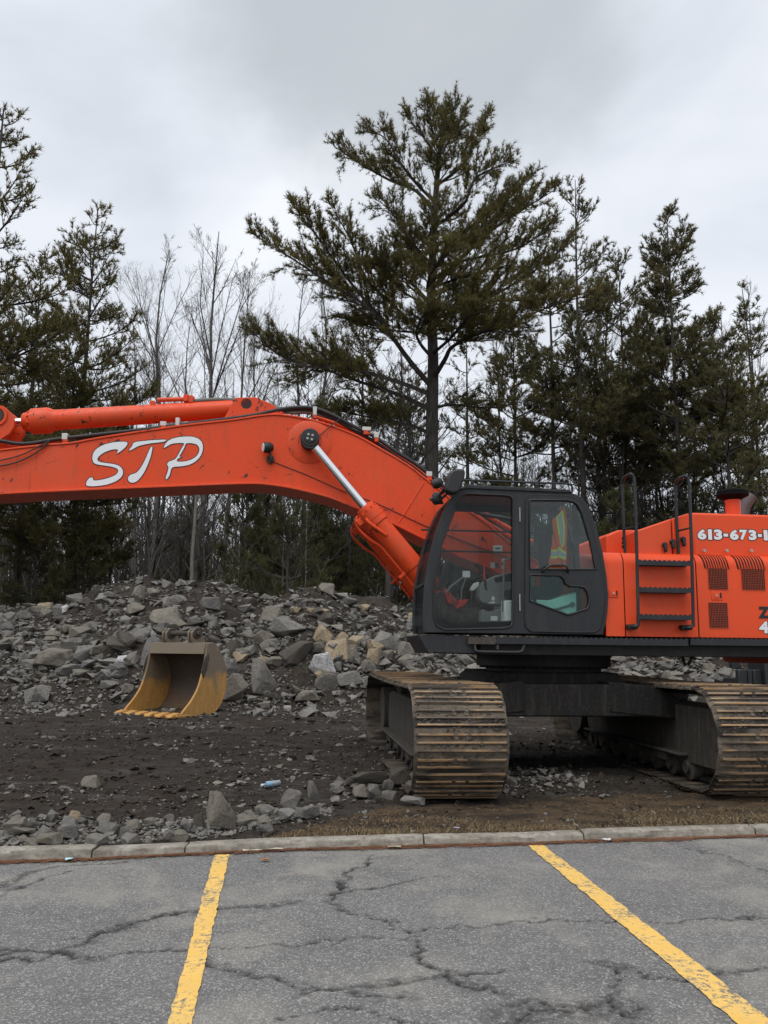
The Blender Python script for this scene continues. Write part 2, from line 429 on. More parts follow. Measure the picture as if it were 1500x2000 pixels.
def hit(u, v, y0=6.5, y1=36, step=.04):
    """where the sight line of a pixel meets the terrain"""
    u = np.atleast_1d(np.asarray(u, float)); v = np.atleast_1d(np.asarray(v, float))
    d = np.stack([ray(a, b) for a, b in zip(u, v)]); d = d / d[:, 1:2]
    ys = np.arange(y0, y1, step); done = np.full(len(u), np.nan)
    for Y in ys:
        z = CAM_H + d[:, 2] * Y; g = ground_z(d[:, 0] * Y, np.full(len(u), Y), False)
        m = np.isnan(done) & (z <= g); done[m] = Y
    return np.stack([d[:, 0] * done, done, ground_z(d[:, 0] * done, done, False)], 1)

# ------------------------------------------------------------------ ground sheets
def dirt_mat():
    t = NT('dark_dirt'); co = t.pos
    gr = t.attr('grass')
    a = t.noise(1.6, 5, .6, co); b = t.noise(9, 6, .65, co); f = t.noise(55, 5, .7, co)
    st = t.noise(1.5, 6, .62, co, stretch=(.6, 2.4, 1))
    c = t.mix(t.rng(b, .35, .7), (0.024, 0.0185, 0.0145), (0.050, 0.040, 0.032))
    c = t.mix(t.rng(st, .52, .70, 0, .75), c, (0.075, 0.070, 0.064))
    c = t.mix(t.rng(f, .60, .70, 0, .55), c, (0.15, 0.145, 0.135))
    c = t.mix(t.rng(a, .60, .75, 0, .5), c, (0.065, 0.045, 0.031))
    gc = t.mix(t.rng(f, .38, .66), (0.050, 0.034, 0.021), (0.145, 0.098, 0.054))
    gc = t.mix(t.rng(b, .5, .68, 0, .8), gc, (0.028, 0.021, 0.016))
    gc = t.mix(t.rng(t.noise(1.7, 5, .65, co, stretch=(.6, 1.6, 1)), .46, .60, 0, .85), gc, (0.026, 0.020, 0.016))
    k = t.math('ADD', gr, t.rng(t.noise(3.5, 5, .6, co), .3, .7, -.35, .35))
    c = t.mix(t.rng(k, .35, .65), c, gc)
    h = t.math('ADD', t.math('MULTIPLY', b, 1.2), t.math('MULTIPLY', f, .5))
    t.bump(h, .9, .05); return t.set(c, .95, 0, .2)
M['dirt'] = dirt_mat()
ncol, nrow = 460, 270
S = np.linspace(-1.15, 1.15, ncol)
# keep the columns fine where the photograph looks
S = np.sign(S) * (np.abs(S) / 1.15) ** 1.25 * 1.15
ks = np.empty(ncol)
for i, s in enumerate(S):
    yy = np.linspace(3.5, 11, 1500); g = yy - kerb_y(s * yy) - KERB_W + .012
    ks[i] = yy[np.argmax(g > 0)] if (g > 0).any() else 11
tt = np.linspace(0, 1, nrow)
rows = np.where(tt < .86, (34 / 7.0) ** (tt / .86), (34 / 7.0) * 10 ** ((tt - .86) / .14))
Yg = ks[None, :] * (1 + (rows[:, None] - 1) * (7.0 / ks[None, :]) ** np.minimum(1, 1.0 * tt[:, None] * 3))
Xg = S[None, :] * Yg
Zg = ground_z(Xg, Yg)
Zg[0] -= .05
def strip_grass(x, y):
    b = y - kerb_y(x) - KERB_W
    edge = np.interp(x, [-3, -1.0, -.6, 0.2, 1.2, 3.6, 6], [-.3, -.1, .45, 1.5, 1.5, 2.0, 2.2])
    return np.clip(1 - sstep(.65, 1.15, b / np.maximum(edge, .02)), 0, 1) * (x > -1.2)
Gg = strip_grass(Xg, Yg)
ii = np.arange(nrow - 1)[:, None] * ncol + np.arange(ncol - 1)[None, :]
quads = np.stack([ii, ii + 1, ii + ncol + 1, ii + ncol], -1).reshape(-1, 4)
me = np_mesh('dirt_ground', np.stack([Xg, Yg, Zg], -1), quads, smooth=True, attrs={'grass': Gg.ravel()})
tag(link('dirt_ground', me, M['dirt']), kind='structure')
def plain(name, c1, c2, sc=1.0, rough=.95, b=.4):
    t = NT(name); a = t.noise(sc, 6, .6, t.pos); f = t.noise(sc * 25, 4, .7, t.pos)
    c = t.mix(t.rng(a, .3, .7), c1, c2); c = t.mix(t.rng(f, .5, .7, 0, .4), c, tuple(q * .5 for q in c1)); t.bump(f, b, .03)
    return t.set(c, rough, 0, .2)
big = MB(); big.add([(-3000, -3000, -.25), (3000, -3000, -.25), (3000, 3000, -.25), (-3000, 3000, -.25)], [(0, 1, 2, 3)])
tag(big.build('terrain', plain('forest_floor_terrain', (0.05, 0.04, 0.03), (0.08, 0.065, 0.045), .05), smooth=False), kind='structure')

# ------------------------------------------------------------------ asphalt with its cracks
CR = [  # pixel polyline, crack width (m), dark stain width (m)
    ([(-60, 1880), (0, 1875), (75, 1872), (115, 1860), (165, 1842), (210, 1820), (250, 1805), (310, 1792), (370, 1782), (425, 1779), (475, 1770), (525, 1769), (580, 1761)], .016, .045),
    ([(-60, 1862), (0, 1862), (60, 1856), (115, 1858), (150, 1868), (175, 1872)], .012, .05),
    ([(115, 1835), (150, 1832), (200, 1828), (260, 1812)], .008, .012),
    ([(150, 1868), (240, 1860), (300, 1858), (360, 1857), (450, 1851), (565, 1845), (650, 1837), (750, 1832), (800, 1829)], .009, .014),
    ([(395, 1872), (400, 1887), (475, 1897), (525, 1907), (565, 1922), (625, 1927), (700, 1940), (750, 1952), (790, 1950)], .010, .03),
    ([(720, 1668), (720, 1685), (675, 1705), (667, 1725), (680, 1737), (655, 1747), (660, 1775), (690, 1787), (750, 1795), (795, 1817)], .012, .028),
    ([(680, 1737), (750, 1730), (825, 1717), (870, 1712)], .008, .014),
    ([(750, 1815), (795, 1817), (850, 1815), (915, 1810), (1000, 1802), (1060, 1797), (1150, 1799), (1200, 1797), (1300, 1800), (1400, 1795), (1560, 1789)], .011, .022),
    ([(800, 1827), (820, 1855), (840, 1885), (870, 1900), (915, 1905), (975, 1900)], .012, .026),
    ([(600, 1935), (700, 1925), (750, 1920), (850, 1912), (875, 1905)], .012, .045),
    ([(870, 1905), (910, 1922), (960, 1930), (990, 1940)], .012, .06),
    ([(1160, 1885), (1225, 1890), (1260, 1910), (1340, 1915), (1400, 1902), (1560, 1888)], .012, .04),
    ([(1210, 1890), (1207, 1965), (1265, 2010)], .008, .016),
    ([(1225, 1892), (1190, 1880), (1165, 1885)], .008, .05),
    ([(-40, 1740), (0, 1735), (30, 1715), (75, 1695), (150, 1690), (250, 1683)], .012, .03),
    ([(-40, 1765), (10, 1745), (60, 1722), (140, 1700)], .007, .012),
    ([(1340, 1655), (1420, 1672), (1500, 1700), (1560, 1712)], .008, .010),
    ([(990, 1990), (1080, 1972), (1160, 1978), (1250, 1972)], .010, .10),
    ([(1000, 1962), (1100, 1965), (1200, 1960)], .008, .05),
    ([(560, 1990), (650, 1960), (760, 1985), (900, 2010)], .008, .012),
]
NRA = 240; gx = np.arange(-3.6, 4.4, .018); gy0 = np.linspace(0, 1, NRA)
AX = np.broadcast_to(gx[None, :], (NRA, len(gx))).copy()
ky = kerb_y(gx) + .02
AY = 3.15 + (ky[None, :] - 3.15) * gy0[:, None]
crack = np.zeros_like(AX); stain = np.zeros_like(AX)
wx, wy = AX + fbm(AX * 9, AY * 9, 51, 5) * .17 + fbm(AX * 34, AY * 34, 52, 2) * .035, AY + fbm(AX * 9, AY * 9, 57, 5) * .17 + fbm(AX * 34, AY * 34, 58, 2) * .035
for pts, cw, sw in CR:
    P = [gnd(*p)[:2] for p in pts]
    d = np.full(AX.shape, 9.0)
    for a, b in zip(P[:-1], P[1:]):
        ab = b - a; t = np.clip(((wx - a[0]) * ab[0] + (wy - a[1]) * ab[1]) / (ab @ ab), 0, 1)
        d = np.minimum(d, np.hypot(wx - a[0] - t * ab[0], wy - a[1] - t * ab[1]))
    wv = .45 + 1.3 * vn(AX * 5, AY * 5, 61)
    crack = np.maximum(crack, 1 - sstep(.35, 1.0, d / (cw * .85 * wv)))
    sn = .3 + 1.5 * vn(AX * 3, AY * 3, 67)
    stain = np.maximum(stain, 1 - sstep(.2, 1.25, (d + fbm(AX * 16, AY * 16, 69, 3) * .03) / (sw * sn + .004)))
AZ = fbm(AX * .7, AY * .7, 71, 3) * .02 - crack * .016 + fbm(AX * 30, AY * 30, 73, 2) * .003
AZ[-1] = -.02
def asphalt_mat():
    t = NT('worn_asphalt'); co = t.pos
    v = t.n('ShaderNodeTexVoronoi'); v.inputs['Scale'].default_value = 135; t.l(co, v.inputs['Vector'])
    sep = t.n('ShaderNodeSeparateColor'); t.l(v.outputs['Color'], sep.inputs[0])
    v2 = t.n('ShaderNodeTexVoronoi'); v2.inputs['Scale'].default_value = 85; t.l(co, v2.inputs['Vector'])
    sep2 = t.n('ShaderNodeSeparateColor'); t.l(v2.outputs['Color'], sep2.inputs[0])
    a = t.noise(.9, 5, .6, co, stretch=(.6, 1, 1)); b = t.noise(4.5, 5, .65, co); f = t.noise(140, 3, .6, co)
    c = t.mix(t.rng(a, .3, .7), (0.158, 0.155, 0.150), (0.255, 0.248, 0.236))
    c = t.mix(t.rng(b, .4, .72, 0, .6), c, (0.29, 0.282, 0.262))
    c = t.mix(t.rng(sep.outputs[0], .0, 1.0, 0, .68), c, (0.085, 0.085, 0.088))
    c = t.mix(t.rng(sep.outputs[1], .86, .9, 0, .75), c, (0.42, 0.415, 0.40))
    c = t.mix(t.rng(sep2.outputs[0], .93, .95, 0, .6), c, (0.42, 0.41, 0.39))
    c = t.mix(t.rng(f, .35, .65, .3, 0), c, (0.04, 0.04, 0.042))
    c = t.mix(t.rng(t.noise(1.1, 4, .6, co, dist=.5), .50, .68, 0, .6), c, (0.34, 0.322, 0.275))
    c = t.mix(t.math('MULTIPLY', t.attr('stain'), t.rng(t.noise(22, 5, .75, co), .42, .52, .08, .74)), c, (0.058, 0.057, 0.057))
    c = t.mix(t.attr('crack'), c, (0.016, 0.0155, 0.015))
    h = t.math('ADD', t.math('MULTIPLY', v.outputs['Distance'], 1.4), t.math('MULTIPLY', f, .6))
    t.bump(h, .55, .012); return t.set(c, .88, 0, .35)
M['asphalt'] = asphalt_mat()
nc = AX.shape[1]
ii = np.arange(NRA - 1)[:, None] * nc + np.arange(nc - 1)[None, :]
me = np_mesh('car_park', np.stack([AX, AY, AZ], -1), np.stack([ii, ii + 1, ii + nc + 1, ii + nc], -1).reshape(-1, 4), smooth=True,
             attrs={'crack': crack.ravel(), 'stain': stain.ravel()})
tag(link('car_park', me, M['asphalt']), kind='structure')
ap = MB()                                         # the rest of the car park, out of the picture
kx = [x for x in KX if -12 < x < 16]
for x0, x1, y0, y1 in ((-14, -3.6, -25, None), (4.4, 17, -25, None), (-3.6, 4.4, -25, 3.15)):
    n = 12; xs = np.linspace(x0, x1, n)
    for a, b in zip(xs[:-1], xs[1:]):
        ap.add([(a, y0, -.004), (b, y0, -.004), (b, kerb_y(b) + .02 if y1 is None else y1, -.004), (a, kerb_y(a) + .02 if y1 is None else y1, -.004)], [(0, 1, 2, 3)])
tag(ap.build('car_park_surface', M['asphalt'], smooth=False), kind='structure')

# kerb: cast concrete stones butted end to end
def concrete():
    t = NT('kerb_concrete'); co = t.pos
    a = t.noise(2.0, 6, .65, co); b = t.noise(24, 6, .7, co); st = t.noise(5, 5, .6, co, stretch=(1.2, 1.2, 5))
    c = t.mix(t.rng(a, .3, .7), (0.25, 0.228, 0.19), (0.35, 0.325, 0.28))
    c = t.mix(t.rng(st, .42, .68, 0, .75), c, (0.115, 0.10, 0.08)); c = t.mix(t.rng(b, .48, .66, 0, .7), c, (0.12, 0.108, 0.09))
    c = t.mix(t.rng(t.noise(7, 5, .7, co), .58, .68, 0, .7), c, (0.085, 0.072, 0.058))
    c = t.mix(t.rng(b, .36, .3, 0, .35), c, (0.42, 0.40, 0.36))
    t.bump(b, .6, .012); return t.set(c, .9, 0, .3)
M['concrete'] = concrete()
kerb = empty('kerb', (0, 0, 0)); tag(kerb, kind='structure')
JX = [gnd(*p)[0] for p in [(178, 1678), (360, 1670), (828, 1652), (1141, 1643)]]
JX = [JX[0] - 3.0, JX[0] - 1.5] + JX + [JX[-1] + 1.5, JX[-1] + 3, JX[-1] + 4.5, JX[-1] + 6]
rngk = np.random.default_rng(4)
for a, b in zip(JX[:-1], JX[1:]):
    n = 34; xs = np.linspace(a + .006, b - .006, n); V = []; 
    dz = rngk.normal(0, .004); dy = rngk.normal(0, .004)
    prof = [(0, -.1), (0.004, KERB_H - .022), (.010, KERB_H - .008), (.024, KERB_H), (KERB_W - .02, KERB_H), (KERB_W - .006, KERB_H - .006), (KERB_W, KERB_H - .02), (KERB_W, -.1)]
    for i, x in enumerate(xs):
        e_ = min(i, n - 1 - i); ch = .012 if e_ == 0 else 0
        for j, (q, z) in enumerate(prof):
            w = fbm(np.array(x * 11.), np.array(j * 1.7), 81, 3)
            V.append((x, kerb_y(x) + q + dy + float(w) * .010 * (1 + 1.0 * (j in (1, 2, 3))) , z + dz - (ch if j in (1, 2, 3, 4) else 0) - (max(0, float(fbm(np.array(x * 6), np.array(3.), 85, 3)) - .12) * .09 if j in (2, 3) else 0)))
    m = len(prof); fs = [(i * m + j, (i + 1) * m + j, (i + 1) * m + j + 1, i * m + j + 1) for i in range(n - 1) for j in range(m - 1)]
    fs += [tuple(range(m)), tuple(range(n * m - 1, (n - 1) * m - 1, -1))]
    kb = MB(); kb.add(V, fs); kb.build('kerb_stone', M['concrete'], kerb, smooth=True, ang=40)

# painted bay lines: thin worn sheets on the asphalt
def line_mat():
    t = NT('yellow_line_paint'); co = t.pos
    b = t.noise(30, 6, .75, co); a = t.noise(3.5, 4, .6, co); f = t.noise(95, 3, .7, co)
    k = t.math('ADD', t.math('MULTIPLY', b, .6), t.math('ADD', t.math('MULTIPLY', a, .35), t.math('MULTIPLY', f, .22)))
    c = t.mix(t.rng(a, .3, .7), (0.70, 0.43, 0.10), (0.76, 0.50, 0.15))
    c = t.mix(t.rng(k, .60, .67), c, (0.17, 0.155, 0.13)); c = t.mix(t.rng(t.noise(6, 5, .7, co), .5, .75, 0, .5), c, (0.52, 0.40, 0.20)); t.bump(b, .5, .006)
    return t.set(c, .75, 0, .3)
M['line'] = line_mat()
def bay_line(L0, L1, R0, R1):
    a0, a1, b0, b1 = [gnd(*p)[:2] for p in (L0, L1, R0, R1)]
    ex = 1.35; a1 = a0 + (a1 - a0) * ex; b1 = b0 + (b1 - b0) * ex
    n, m = 420, 5; t = np.linspace(0, 1, n); V = []
    for i in range(n):
        l, r = a0 + (a1 - a0) * t[i], b0 + (b1 - b0) * t[i]; w = r - l
        l = l + w * float(fbm(np.array(t[i] * 60), np.array(1.), 91, 3)) * .16; r = r + w * float(fbm(np.array(t[i] * 60), np.array(7.), 93, 3)) * .16
        for j in range(m):
            p = l + (r - l) * j / (m - 1); V.append((p[0], p[1], float(fbm(p[0] * .7, p[1] * .7, 71, 3)) * .02 + .0062))
    q = [(i * m + j, i * m + j + 1, (i + 1) * m + j + 1, (i + 1) * m + j) for i in range(n - 1) for j in range(m - 1)]
    tag(link('parking_line', np_mesh('parking_line', V, q, smooth=True), M['line']), kind='structure')
bay_line((419, 1671), (328, 2000), (448, 1670), (374, 2000))
bay_line((1031, 1652), (1440, 2000), (1061, 1651), (1512, 2000))

# ------------------------------------------------------------------ rocks
def rock_mat(name, cols, pale):
    t = NT(name)
    rr = t.math('FRACT', t.math('ADD', t.rnd, t.attr('tint')), 0.0)
    ramp = t.n('ShaderNodeValToRGB'); el = ramp.color_ramp.elements
    el[0].color = (*cols[0], 1); el[1].color = (*cols[-1], 1)
    for i, c in enumerate(cols[1:-1]): el.new((i + 1) / (len(cols) - 1)).color = (*c, 1)
    t.l(rr, ramp.inputs[0])
    a = t.noise(2.4, 5, .6); b = t.noise(11, 6, .7)
    c = t.mix(t.rng(a, .35, .68, 0, .55), ramp.outputs[0], pale)
    c = t.mix(t.rng(b, .48, .68, 0, .7), c, (0.05, 0.044, 0.038))
    t.bump(t.math('ADD', b, t.math('MULTIPLY', a, .7)), .55, .06); return t.set(c, .93, 0, .25)
M['rock'] = rock_mat('grey_rock', [(0.065, 0.063, 0.060), (0.12, 0.118, 0.113), (0.09, 0.082, 0.072), (0.16, 0.155, 0.147), (0.10, 0.10, 0.10), (0.19, 0.175, 0.148), (0.10, 0.092, 0.082), (0.24, 0.235, 0.22), (0.17, 0.16, 0.14)], (0.27, 0.255, 0.225))
M['rock_tan'] = rock_mat('tan_rock', [(0.26, 0.20, 0.125), (0.30, 0.24, 0.16)], (0.34, 0.29, 0.21))
M['rock_white'] = rock_mat('white_faced_rock', [(0.42, 0.42, 0.42), (0.48, 0.48, 0.47)], (0.62, 0.62, 0.62))
M['rock_dark'] = rock_mat('dark_rock', [(0.062, 0.055, 0.047), (0.08, 0.07, 0.06)], (0.12, 0.105, 0.088))
M['rock_mid'] = rock_mat('brown_grey_rock', [(0.15, 0.135, 0.112), (0.17, 0.155, 0.13)], (0.24, 0.215, 0.175))

def rock_mesh(name, seed, n=16, box=.55, sub=False):
    rg = np.random.default_rng(seed)
    p = rg.uniform(-1, 1, (n, 3)); p = p / (np.abs(p) ** 3).sum(1, keepdims=True) ** (1 / 3.0) * rg.uniform(.75, 1, (n, 1))
    bm = bmesh.new()
    for q in p: bm.verts.new(q * .5)
    r = bmesh.ops.convex_hull(bm, input=bm.verts)
    bmesh.ops.delete(bm, geom=[v for v in bm.verts if not v.link_faces], context='VERTS')
    bmesh.ops.dissolve_limit(bm, angle_limit=R(14), verts=bm.verts, edges=bm.edges)
    if sub:
        bmesh.ops.bevel(bm, geom=list(bm.edges), offset=.022, segments=1, affect='EDGES')
        bmesh.ops.triangulate(bm, faces=bm.faces)
        bmesh.ops.subdivide_edges(bm, edges=bm.edges, cuts=1, use_grid_fill=True)
        for v in bm.verts:
            c = np.array(v.co) * 6 + seed
            k = float(fbm(c[0] + c[2] * .7, c[1] - c[2] * .6, seed, 3)) * .09
            v.co += v.co.normalized() * k
    me = bpy.data.meshes.new(name); bmesh.ops.triangulate(bm, faces=bm.faces); bm.to_mesh(me); bm.free()
    co = np.array([v.co for v in me.vertices]); lo, hi = co.min(0), co.max(0); co = (co - (lo + hi) / 2) / (hi - lo)
    me.vertices.foreach_set('co', co.astype(np.float32).ravel()); me.update()
    return me
ROCKS = [rock_mesh('rock', 100 + i, 12 + i % 9, sub=True) for i in range(14)]
for v_ in ROCKS[11].vertices:
    q_ = 1.08 - .62 * (v_.co.z + .5) ** 1.2; v_.co.x = v_.co.x * q_ - .16 * (v_.co.z + .5) + .10 * v_.co.y; v_.co.y *= q_
for m_ in ROCKS: m_.materials.append(M['rock'])
def put_rock(me, c, w, d, h, rz=0, tilt=0, name='rock', m=None):
    o = bpy.data.objects.new(name, me); COL.objects.link(o)
    o.location = c; o.scale = (w, d, h); o.rotation_euler = (0, R(tilt), R(rz))
    if m is not None: o.material_slots[0].link = 'OBJECT'; o.material_slots[0].material = m
    return o
# notable rocks: pixel centre, pixel width/height, mesh, material, tilt, label
NOTE = [
 (529, 1200, 46, 27, 3, 'rock_mid', 8, 'brownish grey block with a dark top, high on the pile right of the bucket'),
 (561, 1230, 62, 34, 5, 'rock', 10, 'large grey wedge-shaped rock on the pile just below the brownish block'),
 (513, 1251, 36, 33, 7, 'rock_mid', 0, 'square-cut brownish block under the large grey wedge rock'),
 (631, 1244, 42, 30, 1, 'rock_tan', 28, 'tan slab tilted down to the right above the round tan boulder'),
 (657, 1274, 48, 38, 2, 'rock_tan', 0, 'roundish tan boulder in the middle of the rubble pile'),
 (630, 1304, 50, 44, 7, 'rock_white', 32, 'white faced block tilted in the rubble, brightest rock of the pile'),
 (728, 1292, 26, 42, 9, 'rock_tan', 8, 'tall tan slab standing upright left of the crawler track'),
 (514, 1332, 46, 72, 11, 'rock', -6, 'pointed grey slab standing upright at the foot of the pile'),
 (453, 1351, 40, 50, 4, 'rock_mid', 35, 'grey-brown rock leaning right beside the yellow bucket'),
 (676, 1331, 56, 28, 6, 'rock', -8, 'long flat grey rock right of the white faced block'),
 (638, 1336, 42, 34, 8, 'rock', 0, 'grey rock directly under the white faced block'),
 (598, 1366, 46, 24, 12, 'rock_mid', -12, 'low grey-brown rock lying at the foot of the pile in front of the white block'),
 (638, 1150, 32, 22, 2, 'rock_mid', 12, 'rounded boulder standing on the crest of the pile left of the boom cylinder'),
 (792, 1271, 34, 27, 10, 'rock', 14, 'pale grey rock beside the front corner of the cab'),
 (670, 1246, 24, 17, 3, 'rock_tan', 30, 'small tan slab right of the larger tilted tan slab'),
 (580, 1279, 66, 40, 13, 'rock_dark', -18, 'broad dark brown slab in the middle of the pile'),
 (614, 1268, 44, 24, 0, 'rock', 8, 'grey rock resting on the broad dark slab'),
 (61, 1361, 54, 36, 0, 'rock', 4, 'lone grey boulder on the flat dirt at the far left'),
 (319, 1208, 60, 36, 2, 'rock_mid', -3, 'large flat-topped boulder above the pin of the bucket'),
 (102, 1293, 78, 42, 12, 'rock_mid', -5, 'widest brownish boulder on the left slope of the pile'),
 (140, 1266, 42, 34, 4, 'rock', -14, 'grey boulder behind the widest brownish boulder'),
 (243, 1295, 38, 24, 7, 'rock_white', -26, 'cream coloured block tilted up to the right, left of the bucket'),
 (231, 1252, 36, 26, 10, 'rock_mid', 10, 'grey rock with a hollow face above the cream block'),
 (154, 1239, 38, 24, 5, 'rock_mid', -10, 'grey-brown rock on the left slope above the grey boulder'),
 (268, 1240, 28, 20, 7, 'rock_mid', 2, 'small squarish rock on the slope left of the bucket pin'),
 (409, 1181, 42, 27, 6, 'rock', 6, 'dark grey pointed rock high on the slope above the bucket'),
 (269, 1166, 21, 36, 9, 'rock', -4, 'tall grey block standing near the top of the left mound'),
 (140, 1311, 62, 20, 8, 'rock', -3, 'flat grey slab below the widest brownish boulder'),
 (83, 1187, 29, 18, 2, 'rock_tan', 3, 'tan boulder on the low crest at the far left'),
 (125, 1192, 24, 13, 1, 'rock_white', -38, 'small cream slab leaning on the low crest at the far left'),
 (293, 1277, 44, 52, 3, 'rock', 6, 'bluish grey rock half hidden behind the left side of the bucket'),
 (167, 1280, 42, 34, 13, 'rock', 12, 'grey rock right of the widest brownish boulder'),
 (246, 1349, 28, 18, 10, 'rock_mid', 6, 'pale rock at the foot of the slope left of the bucket'),
 (213, 1340, 36, 18, 5, 'rock', -5, 'grey rock left of the pale rock near the bucket lip'),
 (446, 1308, 40, 36, 11, 'rock', -18, 'grey pointed rock right of the top of the bucket'),
 (430, 1602, 52, 66, 11, 'rock_mid', -4, 'tall pointed tan-grey boulder standing behind the kerb'),
 (142, 1604, 27, 23, 3, 'rock_tan', 6, 'pale tan rock behind the kerb at the left'),
 (97, 1602, 18, 22, 9, 'rock', 34, 'small grey shard tilted beside the pale tan rock'),
 (26, 1622, 40, 26, 4, 'rock_mid', -16, 'brownish rock at the left end of the kerb heap'),
 (87, 1645, 46, 21, 12, 'rock_mid', -3, 'low brownish rock touching the kerb at the left'),
 (132, 1632, 46, 27, 6, 'rock', 2, 'broad grey rock between two brownish ones behind the kerb'),
 (243, 1633, 32, 21, 10, 'rock', -18, 'bluish grey flat rock behind the kerb joint'),
 (257, 1617, 25, 16, 2, 'rock_mid', 0, 'brown rounded rock above the bluish flat one'),
 (361, 1622, 24, 25, 9, 'rock', 24, 'grey angular rock at the left foot of the tall pointed boulder'),
 (386, 1612, 22, 25, 3, 'rock_dark', -10, 'dark rock between the angular grey rock and the tall boulder'),
 (478, 1611, 40, 20, 13, 'rock_mid', 8, 'flat brown-grey rock right of the tall pointed boulder'),
 (172, 1533, 33, 20, 2, 'rock_mid', 0, 'single rounded rock on the open dirt at the left'),
 (566, 1575, 36, 38, 2, 'rock', 26, 'two-toned grey boulder near the end of the kerb heap'),
 (612, 1556, 21, 36, 11, 'rock', -5, 'narrow grey shard standing upright right of the two-toned boulder'),
 (603, 1591, 38, 21, 8, 'rock', 0, 'pale grey low rock at the edge of the dead grass'),
 (561, 1598, 30, 21, 5, 'rock', -8, 'grey rock in front of the two-toned boulder'),
 (518, 1625, 27, 17, 7, 'rock', 3, 'small squarish pale rock touching the dead grass strip'),
 (484, 1606, 20, 22, 4, 'rock', 30, 'grey rock leaning beside the small squarish pale rock'),
 (718, 1532, 74, 24, 8, 'rock_dark', -7, 'long dark slab in front of the left crawler track'),
 (780, 1529, 38, 32, 6, 'rock_dark', -8, 'dark flat rock against the left crawler track'),
 (729, 1554, 23, 28, 9, 'rock', 8, 'grey upright rock in front of the long dark slab'),
 (703, 1552, 28, 21, 2, 'rock_mid', -8, 'brownish rounded rock left of the grey upright rock'),
 (660, 1541, 26, 18, 5, 'rock', -24, 'pale grey rock left of the long dark slab'),
 (806, 1568, 44, 13, 12, 'rock', 5, 'flat pale slab lying at the front corner of the left track'),
]
pos = hit([n[0] for n in NOTE], [n[1] + n[3] * .42 for n in NOTE])
rgr = np.random.default_rng(11)
for (u, v, w, h, mi_, mk, tl, lab), p in zip(NOTE, pos):
    D = p[1]; W, H = w * D / F * 1.08, h * D / F * 1.15
    dz = H * .5 if D < 16 else H * .40
    o = put_rock(ROCKS[mi_], (p[0], p[1] + W * .22, p[2] + dz), W, max(W * .8, H * .6), H, rgr.uniform(-12, 12), tl, 'rock', M[mk])
    tag(o, lab, 'rock', 'notable rocks')
# the many alike: pile rocks
rgp = np.random.default_rng(5)
def scatter(n, u0, u1, vfun0, vfun1, smin, smax, alpha):
    u = rgp.uniform(u0, u1, n); v0 = vfun0(u); v1 = vfun1(u)
    v = v0 + (v1 - v0) * rgp.uniform(0, 1, n)
    p = hit(u, v); ok = ~np.isnan(p[:, 1])
    s = smin * (1 - rgp.uniform(0, 1, n)) ** (-1 / alpha); s = np.minimum(s, smax * rgp.uniform(.7, 1, n))
    return p[ok], s[ok]
cv = lambda u: np.interp(u, CREST[:, 0], CREST[:, 1])
p1, s1 = scatter(6500, -200, 1700, lambda u: cv(u) - 4, lambda u: 0 * u + 1335, .075, .46, 1.9)
p1b, s1b = scatter(260, -200, 1700, lambda u: 0 * u + 1225, lambda u: 0 * u + 1345, .16, .66, 2.2)
p2, s2 = scatter(1500, -200, 1700, lambda u: 0 * u + 1325, lambda u: 0 * u + 1400, .06, .34, 1.9)
P_, S_ = np.concatenate([p1, p1b, p2]), np.concatenate([s1, s1b, s2])
clump = fbm(P_[:, 0] * .55, P_[:, 1] * .8 + P_[:, 2] * .8, 77, 3)
keep = clump > rgp.uniform(-.27, .06, len(P_)); P_, S_ = P_[keep], S_[keep]
# keep the bucket's standing place free
bk = gnd(310, 1400, .15); free = np.hypot(P_[:, 0] - bk[0], (P_[:, 1] - bk[1]) * .8) > 1.5
P_, S_ = P_[free], S_[free]
order = np.argsort(-S_); P_, S_ = P_[order], S_[order]
NI = 235
for p, s in zip(P_[:NI], S_[:NI]):
    a, b, c = rgp.uniform(.75, 1.25), rgp.uniform(.7, 1.1), rgp.uniform(.42, .85)
    mk = rgp.choice(['rock', 'rock', 'rock', 'rock', 'rock_mid', 'rock_mid', 'rock_dark'])
    if 470 < CX + F * p[0] / p[1] < 1400 and rgp.uniform() < .16: mk = 'rock_tan'
    o = put_rock(ROCKS[rgp.integers(14)], (p[0], p[1], p[2] + s * .12), s * a, s * b, s * c, rgp.uniform(0, 360), rgp.normal(0, 20), 'rock', M[mk])
    uu = CX + F * p[0] / p[1]
    zone = ['on the slope left of the yellow bucket', 'on the slope above and beside the yellow bucket', 'between the yellow bucket and the cab', 'seen under and behind the machine'][int(np.searchsorted([215, 470, 805], uu))]
    tag(o, 'broken rock among many alike ' + zone, 'rock', 'broken rocks of the rubble pile ' + zone)
